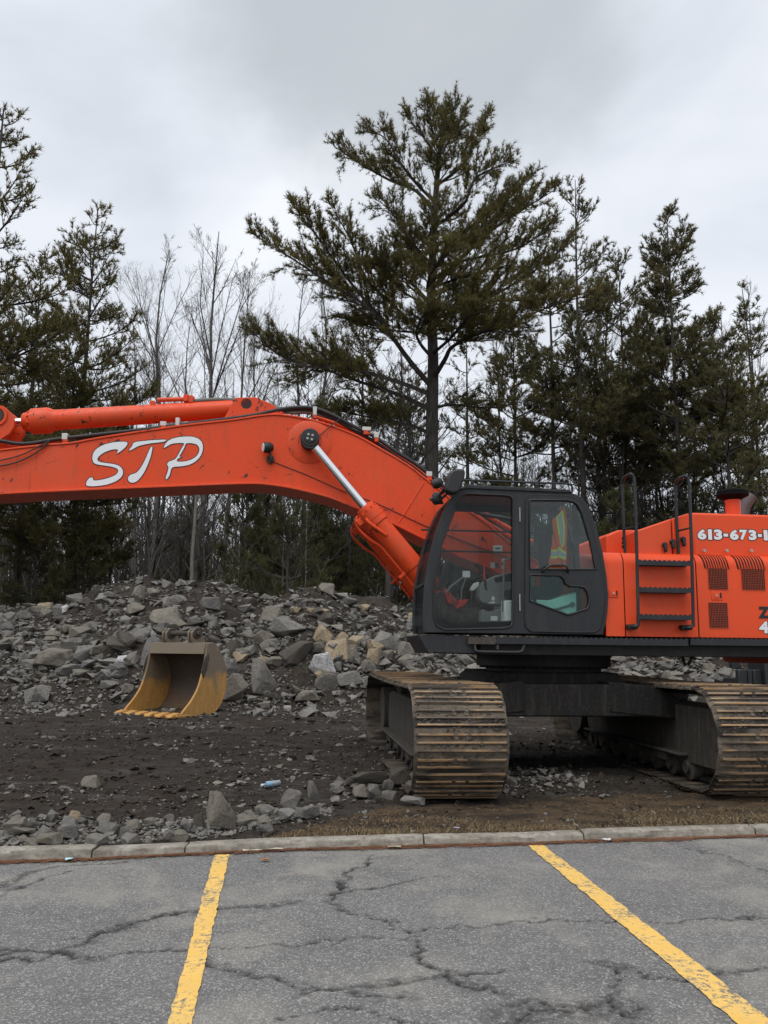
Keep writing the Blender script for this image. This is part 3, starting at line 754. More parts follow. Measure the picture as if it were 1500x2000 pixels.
# kerb heap and loose rocks between: all individuals up to the limit, the small as gravel
LOW = [rock_mesh('gravel', 300 + i, 8 + i % 4) for i in range(8)]
LOWV = []
for m_ in LOW:
    v = np.array([x.co for x in m_.vertices]); f = np.array([x.vertices[:] for x in m_.polygons]); LOWV.append((v, f))
    bpy.data.meshes.remove(m_)
def gravel_mesh(name, P, S, rg, flat=(.35, .8)):
    V, T, A, b = [], [], [], 0
    for p, s in zip(P, S):
        v, f = LOWV[rg.integers(len(LOWV))]
        a = rg.uniform(0, 6.283); t = rg.normal(0, .35)
        sc = np.array([rg.uniform(.7, 1.3), rg.uniform(.7, 1.2), rg.uniform(*flat)]) * s
        q = v * sc; ct, st = math.cos(t), math.sin(t); q = np.stack([q[:, 0] * ct + q[:, 2] * st, q[:, 1], q[:, 2] * ct - q[:, 0] * st], 1)
        ca, sa = math.cos(a), math.sin(a); q = np.stack([q[:, 0] * ca - q[:, 1] * sa, q[:, 0] * sa + q[:, 1] * ca, q[:, 2]], 1) + p
        V.append(q); T.append(f + b); A.append(np.full(len(v), rg.uniform())); b += len(v)
    return np_mesh(name, np.concatenate(V), tris=np.concatenate(T), attrs={'tint': np.concatenate(A)})
me = gravel_mesh('rubble', P_[NI:] + np.array([0, 0, .02]), S_[NI:], rgp)
tag(link('rubble', me, M['rock']), 'small broken stones covering the rubble pile', 'rubble', kind='stuff')
p3, s3 = scatter(8000, -200, 1700, lambda u: cv(u), lambda u: 0 * u + 1400, .035, .11, 2.5)
me = gravel_mesh('stone_chips', p3 + np.array([0, 0, .01]), s3, rgp)
tag(link('stone_chips', me, M['rock']), 'stone chips in the soil of the pile', 'stone chips', kind='stuff')
# kerb heap
def heap_pts(n, smin, smax, alpha):
    u = rgp.uniform(-120, 650, n); top = np.interp(u, [-120, 200, 420, 560, 650], [1588, 1600, 1598, 1585, 1570]); bot = np.interp(u, [-120, 0, 200, 420, 560, 650], [1660, 1656, 1652, 1640, 1606, 1590])
    v = top + (bot - top) * rgp.uniform(0, 1, n) ** .8
    p = hit(u, v, 6.0); ok = ~np.isnan(p[:, 1]); s = np.minimum(smin * (1 - rgp.uniform(0, 1, n)) ** (-1 / alpha), smax)
    b = p[:, 1] - kerb_y(p[:, 0]) - KERB_W
    ok &= b > s * .35
    return p[ok], s[ok]
ph, sh = heap_pts(150, .05, .15, 2.0)
u = rgp.uniform(640, 815, 45); v = rgp.uniform(1520, 1575, 45); q = hit(u, v, 6.5); 
ph = np.concatenate([ph, q]); sh = np.concatenate([sh, np.minimum(.05 * (1 - rgp.uniform(0, 1, 45)) ** (-.5), .16)])
o_ = np.argsort(-sh); ph, sh = ph[o_], sh[o_]
for p, s in zip(ph[:60], sh[:60]):
    o = put_rock(ROCKS[rgp.integers(14)], (p[0], p[1], p[2] + s * .18), s * rgp.uniform(.8, 1.25), s * rgp.uniform(.7, 1.1), s * rgp.uniform(.45, .8), rgp.uniform(0, 360), rgp.normal(0, 16), 'rock', M[rgp.choice(['rock', 'rock', 'rock_mid'])])
    tag(o, 'small grey rock in the low heap of stones behind the kerb', 'rock', 'small rocks of the heap behind the kerb')
pr_ = hit(rgp.uniform(985, 1150, 170), rgp.normal(1522, 13, 170), 6.5)
ph = np.concatenate([ph, pr_]); sh = np.concatenate([sh, np.minimum(.024 * (1 - rgp.uniform(0, 1, 170)) ** (-.5), .10)])
ph2, sh2 = heap_pts(1500, .018, .06, 2.3)
me = gravel_mesh('gravel', np.concatenate([ph[60:], ph2]) + np.array([0, 0, .008]), np.concatenate([sh[60:], sh2]), rgp)
tag(link('gravel', me, M['rock']), 'grey gravel between the rocks behind the kerb', 'gravel', kind='stuff')
# pebbles and clods over the open dirt
n = 13000; u = rgp.uniform(-150, 1650, n); v = 1385 + (1640 - 1385) * rgp.uniform(0, 1, n) ** 1.35
p = hit(u, v, 6.0, 22); ok = ~np.isnan(p[:, 1]); p = p[ok]
b = p[:, 1] - kerb_y(p[:, 0]) - KERB_W; m_ = (b > .05) & (fbm(p[:, 0] * .7, p[:, 1] * 2.4, 99, 3) > rgp.uniform(-.10, .22, len(p))); p = p[m_]
s = np.minimum(.014 * (1 - rgp.uniform(0, 1, len(p))) ** (-1 / 2.0), .11) * np.clip(p[:, 1] / 11, .7, 1.5)
s *= np.where(strip_grass(p[:, 0], p[:, 1]) > .4, .5, 1)
me = gravel_mesh('pebbles', p + np.array([0, 0, .006]), s, rgp, (.3, .6))
tag(link('pebbles', me, M['rock']), 'loose pebbles scattered over the dark dirt', 'pebbles', kind='stuff')
n = 6000; u = rgp.uniform(-150, 1650, n); v = 1385 + (1640 - 1385) * rgp.uniform(0, 1, n) ** 1.2
p = hit(u, v, 6.0, 22); p = p[~np.isnan(p[:, 1])]; b = p[:, 1] - kerb_y(p[:, 0]) - KERB_W; p = p[b > .08]
s = np.minimum(.022 * (1 - rgp.uniform(0, 1, len(p))) ** (-1 / 2.2), .12) * np.where(strip_grass(p[:, 0], p[:, 1]) > .3, .45, 1)
me = gravel_mesh('dirt_clods', p, s, rgp, (.3, .7))
M['clod'] = plain('soil_clod', (0.026, 0.020, 0.0155), (0.052, 0.041, 0.032), 3)
tag(link('dirt_clods', me, M['clod']), 'dark clods of earth over the churned ground', 'soil', kind='stuff')
# ------------------------------------------------------------------ excavator
YAW = R(5.83); C0 = np.array([2.09, 11.25, 0.0])
EX = np.array([math.cos(YAW), math.sin(YAW), 0]); EY = np.array([-math.sin(YAW), math.cos(YAW), 0])
def P(u, v, yl):                 # pixel -> (x, z) on the machine's own plane y = yl
    d = ray(u, v); t = ((C0 + EY * yl - CAM) @ EY) / (d @ EY); q = CAM + d * t - C0
    return (float(q @ EX), float(q[2]))
def PL(pts, yl): return [P(a, b, yl) for a, b in pts]
def P3(u, v, yl): x, z = P(u, v, yl); return (x, yl, z)
exc = empty('excavator', tuple(C0), YAW)
tag(exc, 'orange crawler excavator with dark grey cab, boom stretched left, parked behind the kerb', 'excavator')

# --- boom
bn = -.30
TOP = [(-150, 925), (-60, 893), (0, 880), (87, 870), (139, 866), (194, 856), (347, 833), (451, 821), (520, 811), (560, 812), (613, 822), (658, 836), (700, 853), (738, 874), (797, 909), (842, 944), (893, 984), (944, 1018), (1000, 1064), (1058, 1104)]
BOT = [(1048, 1154), (974, 1119), (944, 1104), (897, 1087), (859, 1066), (824, 1050), (755, 1016), (693, 991), (644, 971), (589, 957), (554, 950), (516, 945), (485, 944), (416, 946), (347, 949), (173, 956), (0, 964), (-90, 972), (-150, 975)]
top = PL(catmull(TOP, 3), bn); bot = PL(catmull(BOT, 3), bn)
b = MB(); b.prism(top + bot, -.27, .27)
boom = b.build('boom', M['orange'], exc, bevel=.006)
b = MB(); b.ribbon(bot, .028, -.315, .315); b.build('bottom_flange', M['orange'], boom, bevel=.005)
b = MB(); b.ribbon([(x, z + .012) for x, z in top], .024, -.285, .285); b.build('top_flange', M['orange'], boom, bevel=.005)
b = MB(); fx, fz = P(1062, 1129, bn); b.cyl((fx, -.36, fz), (fx, .36, fz), .17, n=32); b.build('foot_boss', M['orange'], boom, bevel=.01)
tx, tz = P(-150, 950, bn); b = MB(); b.cyl((tx, -.34, tz), (tx, .34, tz), .18, n=32); b.build('tip_boss', M['orange'], boom, bevel=.01)
# round weld pad and pin of the lift cylinders
px, pz = P(605, 862, bn)
b = MB(); b.lathe((px, -.262, pz), (px, -.5, pz), [(0, .285), (.013, .285), (.02, .27), (.02, .15)], 48, cap=False); b.build('pin_pad', M['orange'], boom)
b = MB(); b.lathe((px, -.27, pz), (px, -.8, pz), [(0, .11), (.10, .11), (.10, .122), (.16, .122), (.24, .118), (.25, .108), (.25, .075), (.262, .072), (.262, .001)], 36, cap=False)
pin = b.build('cylinder_pin', M['rubber'], boom)
b = MB()
for k in range(4):
    a = k * math.pi / 2 + .6; b.cyl((px + math.cos(a) * .038, -.53, pz + math.sin(a) * .038), (px + math.cos(a) * .038, -.548, pz + math.sin(a) * .038), .017, n=6)
b.build('pin_bolt', M['bolt'], pin)
# weld seams
b = MB()
b.tube([P3(828, 942, -.272), P3(779, 1020, -.272)], .009, 6)
b.build('weld_seam', M['orange'], boom)
# white lettering STP with black outline: flat vinyl on the boom side
def c1(pts): return [(x * .34667, 740 + y * .34667) for x, y in pts]
LS = [(713, 353), (712, 372), (690, 396), (655, 419), (664, 398), (640, 394), (600, 405), (566, 424), (546, 447), (552, 462), (580, 470), (640, 478), (675, 492), (691, 518), (684, 548), (650, 575), (600, 593), (540, 602), (498, 602), (482, 594), (488, 572), (502, 556), (520, 554), (525, 570), (560, 568), (610, 556), (650, 538), (664, 517), (655, 502), (620, 491), (560, 482), (530, 474), (519, 455), (520, 425), (536, 397), (570, 374), (615, 359), (665, 352)]
LT1 = [(764, 352), (925, 339), (922, 351), (850, 360), (790, 372), (762, 384), (724, 404), (745, 372)]
LT2 = [(846, 385), (857, 381), (852, 415), (838, 462), (815, 515), (790, 553), (765, 577), (738, 583), (722, 572), (720, 553), (735, 537), (765, 527), (790, 500), (815, 455), (832, 415)]
LP = [(921, 387), (934, 358), (962, 337), (1010, 325), (1068, 322), (1110, 331), (1136, 354), (1142, 392), (1130, 430), (1100, 463), (1060, 483), (1010, 491), (972, 495), (960, 515), (954, 540), (936, 565), (932, 552), (942, 525), (948, 495), (940, 480), (950, 464), (985, 450), (1003, 424), (1022, 388), (1036, 360), (985, 360), (955, 368)]
LPh = [(1048, 361), (1080, 360), (1108, 368), (1122, 388), (1118, 415), (1100, 438), (1070, 455), (1035, 463), (1005, 464), (994, 458), (1004, 444), (1025, 436), (1008, 436), (1022, 412), (1038, 382)]
def decal(name, outl, holes, yl, m, parent, grow=0.0, t=.0012):
    s = [PL(catmull(c1(o), 2, True), bn) for o in [outl] + holes]
    s = [q if sum(q[i][0] * q[(i + 1) % len(q)][1] - q[(i + 1) % len(q)][0] * q[i][1] for i in range(len(q))) > 0 else q[::-1] for q in s]
    if grow:
        out = []
        for k, q in enumerate(s):
            g = grow if k == 0 else -grow; A = np.array(q); t1 = np.roll(A, -1, 0) - np.roll(A, 1, 0); t1 /= np.linalg.norm(t1, axis=1)[:, None] + 1e-9
            out.append([tuple(p) for p in A + np.stack([t1[:, 1], -t1[:, 0]], 1) * g])
        s = out
    me = curve_mesh(name, s, t); me.transform(Matrix.Translation((0, yl, 0))); me.materials.clear(); return link(name, me, m, parent)
for ol, hs in ((LS, []), (LT1, []), (LT2, []), (LP, [LPh])):
    le = decal('letter', ol, hs, -.2755, M['white_vinyl'], boom)
    decal('letter_outline', ol, hs, -.272, M['black_vinyl'], le, grow=.011)
# hoses and pipes along the top
def hose(pts, yl, r, m, name='hose', par=None, n=8, k=5):
    q = catmull([(a, b) for a, b in pts], k); bb = MB(); bb.tube([P3(a, c, yl) for a, c in q], r, n); return bb.build(name, m, par or boom, ang=80)
hose([(-60, 858), (0, 861), (30, 866), (60, 866), (110, 858), (180, 850), (270, 840), (350, 830), (430, 820), (500, 810), (540, 801), (575, 796), (612, 797), (650, 811), (690, 832), (730, 852), (770, 880), (810, 905), (845, 932), (885, 966), (930, 1000), (985, 1012), (1030, 1018)], -.21, .026, M['rubber'])
hose([(150, 859), (270, 846), (350, 836), (430, 826), (500, 816), (540, 806), (575, 801), (612, 803), (650, 818), (690, 840), (730, 861), (770, 889), (810, 915), (845, 944), (885, 975), (930, 1008)], -.17, .022, M['rubber'])
hose([(370, 784), (410, 781), (450, 781), (500, 785), (535, 795), (565, 806), (600, 805), (640, 815)], -.03, .028, M['grey_hose'])
hose([(-40, 903), (0, 899), (40, 889), (70, 875), (96, 861)], -.30, .008, M['rubber'])
hose([(-40, 912), (0, 910), (40, 900), (75, 881), (97, 861)], -.30, .009, M['rubber'])
hose([(-40, 868), (0, 870), (40, 871), (75, 866), (130, 858)], -.12, .02, M['orange'], 'steel_pipe')
hose([(610, 813), (660, 829), (700, 848), (740, 868), (797, 903), (842, 938), (893, 978), (950, 1020), (1010, 1055)], -.08, .024, M['orange'], 'steel_pipe')
hose([(905, 960), (930, 985), (960, 1012), (1000, 1035), (1040, 1058)], .05, .03, M['orange'], 'steel_pipe')
hose([(918, 990), (935, 1002), (960, 1006), (990, 1012), (1012, 1030)], -.2, .014, M['grey_hose'])
for (u, v, w, h) in ((127, 853, 11, 13), (319, 828, 12, 9), (347, 824, 8, 16), (615, 803, 8, 18), (716, 838, 18, 8), (735, 850, 10, 12), (838, 926, 12, 10), (920, 994, 9, 12), (560, 812, 16, 5)):
    x, z = P(u, v, -.22); w, h = w * .0063 / 2, h * .0063 / 2
    bb = MB(); bb.box(x - w, x + w, -.245, -.15, z - h, z + h); bb.build('hose_clamp', M['clamp'], boom, bevel=.006)
    bb = MB(); bb.box(x - w * .7, x + w * .9, -.24, -.17, z - h - .05, z - h + .004); bb.build('clamp_bracket', M['orange'], boom, bevel=.004)
# thin cables on the side
hose([(534, 902), (600, 928), (665, 957), (740, 985), (824, 1024), (900, 1055), (1000, 1092)], -.278, .005, M['rubber'], 'lamp_cable')
hose([(622, 852), (650, 829), (690, 798)], -.30, .006, M['rubber'], 'grease_line')
# work lamp
lx, lz = P(524, 874, -.37)
b = MB(); b.lathe((lx - .06, -.39, lz - .005), (lx + .06, -.35, lz + .005), [(0, .062), (.03, .072), (.075, .07), (.12, .045), (.13, .02)], 20); wl = b.build('work_lamp', M['rubber'], boom, bevel=.004)
b = MB(); b.lathe((lx - .068, -.392, lz - .006), (lx, -.37, lz), [(0, .052), (.006, .055)], 20); b.build('lamp_glass', M['label'], wl)
b = MB(); b.tube([P3(527, 884, -.36), P3(530, 897, -.34), P3(529, 905, -.28)], .018, 8); x, z = P(528, 897, -.3); b.cyl((x, -.27, z), (x, -.32, z), .05, n=16); b.build('lamp_bracket', M['mud_steel'], wl, bevel=.004)
# small plates and labels on the side near the foot
for (u, v, w, h) in ((972, 1071, 21, 13), (962, 1104, 10, 13), (983, 1094, 7, 8), (983, 1108, 7, 8)):
    x, z = P(u, v, -.275); w *= .0029; h *= .0029
    bb = MB(); bb.box(x - w, x + w, -.276, -.2725, z - h, z + h); sp = bb.build('sticker', M['label'], boom)
    if w > .05:
        for q in (-.35, 0, .35):
            bb = MB(); bb.cyl((x + q * w, -.2765, z), (x + q * w, -.2785, z), .011, n=10); bb.build('sticker_symbol', M['black_vinyl'], sp)
    elif w > .025:
        bb = MB(); bb.box(x + .04, x + .085, -.276, -.2725, z - h * .8, z + h * .8); bb.build('sticker_symbol', M['black_vinyl'], sp)

# --- lift cylinders, one on each side of the boom
def cyl_part(name, A, B, prof_m):
    bb = MB(); return bb
for sgn in (-1, 1):
    yl = .445 * sgn
    base = -.445
    a = np.array(P(605, 862, base)); q = np.array(P(717, 989, base)); e_ = np.array(P(882, 1194, base))
    ax = (e_ - a) / np.linalg.norm(e_ - a)
    def pt(s): return (a[0] + ax[0] * s, yl, a[1] + ax[1] * s)
    Lr = float((q - a) @ ax); Lt = float(np.linalg.norm(e_ - a))
    b = MB(); b.lathe(pt(Lr - .02), pt(Lt), [(0, .07), (0, .118), (.012, .124), (.085, .124), (.085, .150), (.20, .150), (.205, .143), (.21, .150), (.275, .150), (.28, .138), (.285, .132), (Lt - Lr - .25, .132), (Lt - Lr - .22, .137), (Lt - Lr - .05, .137)], 36)
    lc = b.build('lift_cylinder', M['orange'], exc)
    b = MB(); b.cyl(pt(.06), pt(Lr + .1), .056, n=28); b.build('chrome_rod', M['chrome'], lc)
    b = MB(); b.cyl((a[0], yl - .065, a[1]), (a[0], yl + .065, a[1]), .115, n=28); b.build('rod_eye', M['rubber'], lc, bevel=.01)
    b = MB(); b.cyl((e_[0], yl - .09, e_[1]), (e_[0], yl + .09, e_[1]), .14, n=28); b.build('cylinder_eye', M['orange'], lc, bevel=.01)
    # gland bolts
    u_ = np.array([0, 1.0, 0]); ax3 = np.array([ax[0], 0, ax[1]]); w_ = np.cross(ax3, u_)
    for k in range(10):
        an = 2 * math.pi * k / 10 + .2; c = np.array(pt(Lr + .03)) + (u_ * math.cos(an) + w_ * math.sin(an)) * .126
        b = MB(); b.cyl(tuple(c), tuple(c + ax3 * .05), .017, n=6); b.build('gland_bolt', M['orange'], lc)
    # oil pipe along the lower side and its brackets
    nn = np.array([ax[1], -ax[0]]); nn = nn if nn[1] < 0 else -nn
    def off(s, o, dy=0): return (a[0] + ax[0] * s + nn[0] * o, yl + dy, a[1] + ax[1] * s + nn[1] * o)
    b = MB(); b.tube(catmull([off(Lr + .02, .14), off(Lr + .06, .20), off(Lr + .16, .235), off(Lr + .34, .215), off(Lr + .5, .165), off(Lr + .7, .16), off(Lt - .1, .16)], 4), .018, 8); b.build('oil_pipe', M['orange'], lc, ang=80)
    b = MB(); b.tube(catmull([off(Lr + .12, .10, -.11), off(Lr + .2, .10, -.13), off(Lr + .36, .06, -.135), off(Lr + .44, .04, -.13)], 4), .022, 8); b.build('oil_pipe', M['orange'], lc, ang=80)
    b = MB(); b.box(-.045, .045, -.05, .05, -.04, .04); o = b.build('pipe_block', M['orange'], lc, bevel=.008); o.location = off(Lr + .1, .17); o.rotation_euler = (0, -math.atan2(ax[1], ax[0]), 0)
    b = MB(); s = Lr + .93; b.lathe(pt(s), pt(Lt), [(0, .136), (.0, .142), (.035, .142), (.035, .136)], 36, cap=False); b.build('pipe_band', M['orange'], lc)
    for o_ in (.19, -.165):
        b = MB(); b.box(-.02, .02, -.03, .03, -.05, .05); o = b.build('band_lug', M['orange'], lc, bevel=.004); o.location = off(s + .02, o_); o.rotation_euler = (0, -math.atan2(ax[1], ax[0]), 0)

# --- arm cylinder on top of the boom, and the arm (mostly outside the picture)
h0, h1 = np.array(P(45, 824.5, 0)), np.array(P(483, 797.5, 0)); ax = (h1 - h0) / np.linalg.norm(h1 - h0)
def pt(s, o=0, dy=0): return (h0[0] + ax[0] * s - ax[1] * o, dy, h0[1] + ax[1] * s + ax[0] * o)
k_ = np.linalg.norm(h1 - h0) / 438.0
Ls = np.linalg.norm(h1 - h0)
b = MB(); b.lathe(pt(0), pt(Ls), [(.0, .07), (.0, 15 * k_), (.02, 18 * k_), (15 * k_, 20 * k_), (18 * k_, 25.5 * k_), (48 * k_, 26 * k_), (52 * k_, 25 * k_), (60 * k_, 21 * k_), (66 * k_, 20.5 * k_), (Ls - 36 * k_, 18.5 * k_), (Ls - 28 * k_, 18 * k_), (Ls - 26 * k_, 14 * k_)], 40)
ac = b.build('arm_cylinder', M['orange'], exc)
b = MB(); b.cyl(pt(-50 * k_), pt(.1), 8.5 * k_, n=24); b.build('chrome_rod', M['chrome'], ac)
b = MB(); b.tube([pt(-46 * k_), pt(-14 * k_)], [14 * k_, 9.5 * k_], 16); b.build('rod_end', M['orange'], ac)
b = MB(); b.cyl(pt(Ls, 0, -.14), pt(Ls, 0, .14), 15 * k_, n=28); b.build('cylinder_eye', M['orange'], ac, bevel=.01)
b = MB(); b.cyl(pt(Ls, 0, -.22), pt(Ls, 0, .22), 12 * k_, n=28); b.build('cylinder_pin', M['rubber'], ac, bevel=.008)
for k in range(10):
    an = 2 * math.pi * k / 10; c = pt(12 * k_, 19 * k_ * math.cos(an), 19 * k_ * math.sin(an)); d = pt(19 * k_, 22 * k_ * math.cos(an), 22 * k_ * math.sin(an))
    b = MB(); b.cyl(c, d, .017, n=6); b.build('gland_bolt', M['orange'], ac)
b = MB(); b.tube(catmull([pt(262 * k_, 27 * k_, -.03), pt(275 * k_, 27 * k_, -.03), pt(335 * k_, 25 * k_, -.03)], 3), .03, 10); b.build('oil_pipe', M['orange'], ac, ang=80)
for s_, h_ in ((252, 24), (318, 33), (328, 30)):
    b = MB(); b.box(-.03, .03, -.06, .05, -.05, .045); o = b.build('pipe_block', M['orange'], ac, bevel=.006); o.location = pt(s_ * k_, (h_ - 6) * k_, -.02)
# bracket on the boom for the arm cylinder
for yl in (-.2, .2):
    b = MB(); b.prism(PL([(440, 826), (462, 786), (500, 785), (530, 797), (556, 816), (500, 822)], 0), yl - .02, yl + .02); b.build('cylinder_bracket', M['orange'], boom, bevel=.006)
# arm: lever plates and box section
cx, cz = P(5, 821, 0)
arm_out = PL([(-10, 792), (8, 794), (22, 806), (29, 820), (29, 834), (20, 848), (2, 860), (-30, 880), (-80, 960), (-120, 1100), (-190, 1340), (-245, 1330), (-225, 1060), (-190, 930), (-120, 850), (-60, 800)], -.2)
b = MB(); b.prism(arm_out, -.23, -.17); b.prism(arm_out, .17, .23); b.prism(PL([(-60, 850), (-30, 880), (-80, 960), (-120, 1100), (-190, 1340), (-245, 1330), (-225, 1060), (-190, 930)], -.2), -.168, .168)
arm = b.build('arm', M['orange'], exc, bevel=.006)
for s_ in (-1, 1):
    b = MB(); b.lathe((cx, .22 * s_, cz), (cx, .3 * s_, cz), [(0, .135), (.03, .135), (.03, .10), (.012, .098)], 32, cap=False); b.build('pin_collar', M['orange'], arm)
b = MB(); b.cyl((cx, -.24, cz), (cx, .24, cz), .092, n=28); b.build('arm_pin', M['mud_steel'], arm, bevel=.008)

# --- upper frame
yn = -1.5
xs0 = P(820, 1240, yn)[0]; xe = P(1510, 1245, yn)[0] + 1.75
zt = P(1150, 1243, yn)[1]; zpl = P(1150, 1256.5, yn)[1]; zb = P(1150, 1281, yn)[1]
b = MB(); b.box(P(940, 1260, yn)[0], xe, -1.44, 1.44, zb, zpl - .004); b.box(xe - 1.9, xe - .2, -1.3, 1.3, zb + .01, zt)
upper = b.build('revolving_frame', M['black'], exc, bevel=.01)
# cab step box at the front corner
b = MB(); b.prism(PL([(817, 1239.5), (930, 1242), (930, 1278), (838, 1276)], -1.52), -1.52, -.42); b.build('cab_base', M['charcoal'], upper, bevel=.015)
b = MB(); b.prism(PL([(817, 1239.5), (834, 1240), (849, 1276.5), (837, 1276)], -1.53), -1.53, -1.51); b.build('corner_plate', M['charcoal'], upper, bevel=.004)
# walkway plates with serrated upper edge
def serrated(u0, u1, m, yl=-1.58):
    x0, x1 = P(u0, 1243, yl)[0], P(u1, 1243, yl)[0]; z1 = P((u0 + u1) / 2, 1244 + (u0 + u1 - 2000) * .0035, yl)[1]; z0 = z1 - .082
    n = max(2, int((x1 - x0) / .058)); pp = [(x0, z0)]
    for i in range(n):
        a_, w = x0 + (x1 - x0) * i / n, (x1 - x0) / n
        pp += [(a_, z1 - .012), (a_ + w * .25, z1 - .012), (a_ + w * .33, z1), (a_ + w * .9, z1)]
    pp += [(x1, z1), (x1, z0)]
    bb = MB(); bb.prism(pp, yl, yl + .012); bb.box(x0, x1, yl + .012, -1.40, z1 - .02, z1 - .012); bb.box(x0, x1, yl + .0125, -1.44, z0, z0 + .01)
    return bb.build('walkway_plate', m, upper)
serrated(914, 968, M['mud_steel']); serrated(969, 1344, M['charcoal']); serrated(1348, 1620, M['charcoal'])
b = MB(); b.tube(catmull([P3(927, 1254, -1.55), P3(928, 1266, -1.56), P3(934, 1272.5, -1.57), P3(975, 1273.5, -1.57), P3(1014, 1273.5, -1.57), P3(1021, 1268, -1.56), P3(1025, 1255, -1.55)], 4), .017, 10); b.build('step_loop', M['charcoal'], upper, ang=80)
b = MB(); x, z = P(972, 1258, -1.56); b.box(x - .015, x + .015, -1.565, -1.5, z - .06, z + .02); b.build('step_bracket', M['mud_steel'], upper, bevel=.004)
for pts in ([(1333, 1280), (1336, 1292), (1339, 1300)], [(1352, 1280), (1348, 1292), (1344, 1299)]):
    hose(pts, -.9, .018, M['rubber'], 'hose', upper)

# --- engine house
yh = -1.5
z_top = P(1250, 1078, yh)[1]; rr = .14
def panel(u0, u1, name='side_panel', y_out=-1.5, gap=.006):
    x0, x1 = P(u0, 1150, y_out)[0] + gap, P(u1, 1150, y_out)[0] - gap
    prof = [(y_out, zt + .004)] + [(y_out + rr - rr * math.cos(a), z_top - rr + rr * math.sin(a)) for a in np.linspace(0, math.pi / 2, 9)] + [(-.5, z_top)]
    inner = [(-.5, z_top - .012)] + [(y_out + rr - (rr - .012) * math.cos(a), z_top - rr + (rr - .012) * math.sin(a)) for a in np.linspace(math.pi / 2, 0, 9)] + [(y_out + .012, zt + .004)]
    full = prof + inner; n = len(full)
    bb = MB(); bb.add([(x0, a, c) for a, c in full] + [(x1, a, c) for a, c in full], [tuple(range(n - 1, -1, -1)), tuple(range(n, 2 * n))] + [(i, (i + 1) % n, (i + 1) % n + n, i + n) for i in range(n)])
    return bb.build(name, M['orange_clean'], exc, bevel=.003, ang=30), x0, x1
cabrear = P(1180, 1150, yn)[0]
pA, ax0, ax1 = panel(1180, 1219); pB, bx0, bx1 = panel(1219, 1361); pC, cx0, cx1 = panel(1361, 1640)
b = MB()                                         # near-black block stands in for shade inside; the closed front end facing the cab
b.box(ax0 + .03, cx1 + .3, -1.46, 1.4, zt + .01, z_top - rr - .02); b.box(ax0 + .03, cx1 + .3, -1.3, 1.4, z_top - rr - .02, z_top - .03); b.build('engine_core', M['shade_black'], exc)
prof = [(-1.49, zt + .02)] + [(-1.49 + rr - rr * math.cos(a), z_top - .01 - rr + rr * math.sin(a)) for a in np.linspace(0, math.pi / 2, 8)] + [(-.72, z_top - .01), (-.72, zt + .02)]
xfp = P(1134, 1150, -1.40)[0]; prof = [(a + .10, c) for a, c in prof]; bb = MB(); n = len(prof); bb.add([(xfp, a, c) for a, c in prof] + [(ax0 + .024, a, c) for a, c in prof], [tuple(range(n)), tuple(range(2 * n - 1, n - 1, -1))] + [(i + n, (i + 1) % n + n, (i + 1) % n, i) for i in range(n)])
bb.build('front_panel', M['orange_clean'], exc, bevel=.004)
# latches
for pr, u, v, w, h in ((pA, 1198.5, 1158.5, 19, 17), (pC, 1400, 1163, 24, 18)):
    x, z = P(u, v, -1.5); w *= .0029; h *= .0029
    lt = MB().box(x - w, x + w, -1.508, -1.498, z - h, z + h).build('latch', M['orange_clean'], pr, bevel=.003)
    MB().box(x - w * .62, x + w * .45, -1.513, -1.507, z - h * .62, z + h * .62).build('latch_handle', M['orange_clean'], lt, bevel=.003)
    MB().box(x + w * .5, x + w * .78, -1.5095, -1.507, z - h * .6, z + h * .6).build('latch_slot_shade', M['shade_black'], lt)  # slot is a near-black patch, its shade put into the colour
    MB().cyl((x - w * .1, -1.512, z), (x - w * .1, -1.518, z), .013, n=14).build('lock_barrel', M['bolt'], lt)
M['grille'] = paint('dusty_grille_paint', (0.36, 0.06, 0.025), (0.12, 0.05, 0.03), .6, .6, streak=False)
# perforated grilles: a near-black slab as painted shade behind a real grid of bars
def grille(u0, v0, u1, v1, nx, nz, par):
    x0, z1 = P(u0, v0, -1.5); x1, z0 = P(u1, v1, -1.5)
    MBk = MB().box(x0, x1, -1.5045, -1.499, z0, z1).build('vent_shade', M['shade_black'], par)
    bb = MB(); w = (x1 - x0) / nx; h = (z1 - z0) / nz
    for i in range(nx + 1): bb.box(x0 + i * w - w * .09, x0 + i * w + w * .09, -1.511, -1.5062, z0 - h * .1, z1 + h * .1)
    for j in range(nz + 1): bb.box(x0 - w * .1, x1 + w * .1, -1.5108, -1.5060, z0 + j * h - h * .09, z0 + j * h + h * .09)
    bb.build('vent_grille', M['grille'], MBk)
grille(1382, 1102, 1421, 1151, 12, 14, pC); grille(1447, 1104, 1494, 1152, 14, 14, pC); grille(1383.5, 1177, 1422, 1226, 12, 14, pC)
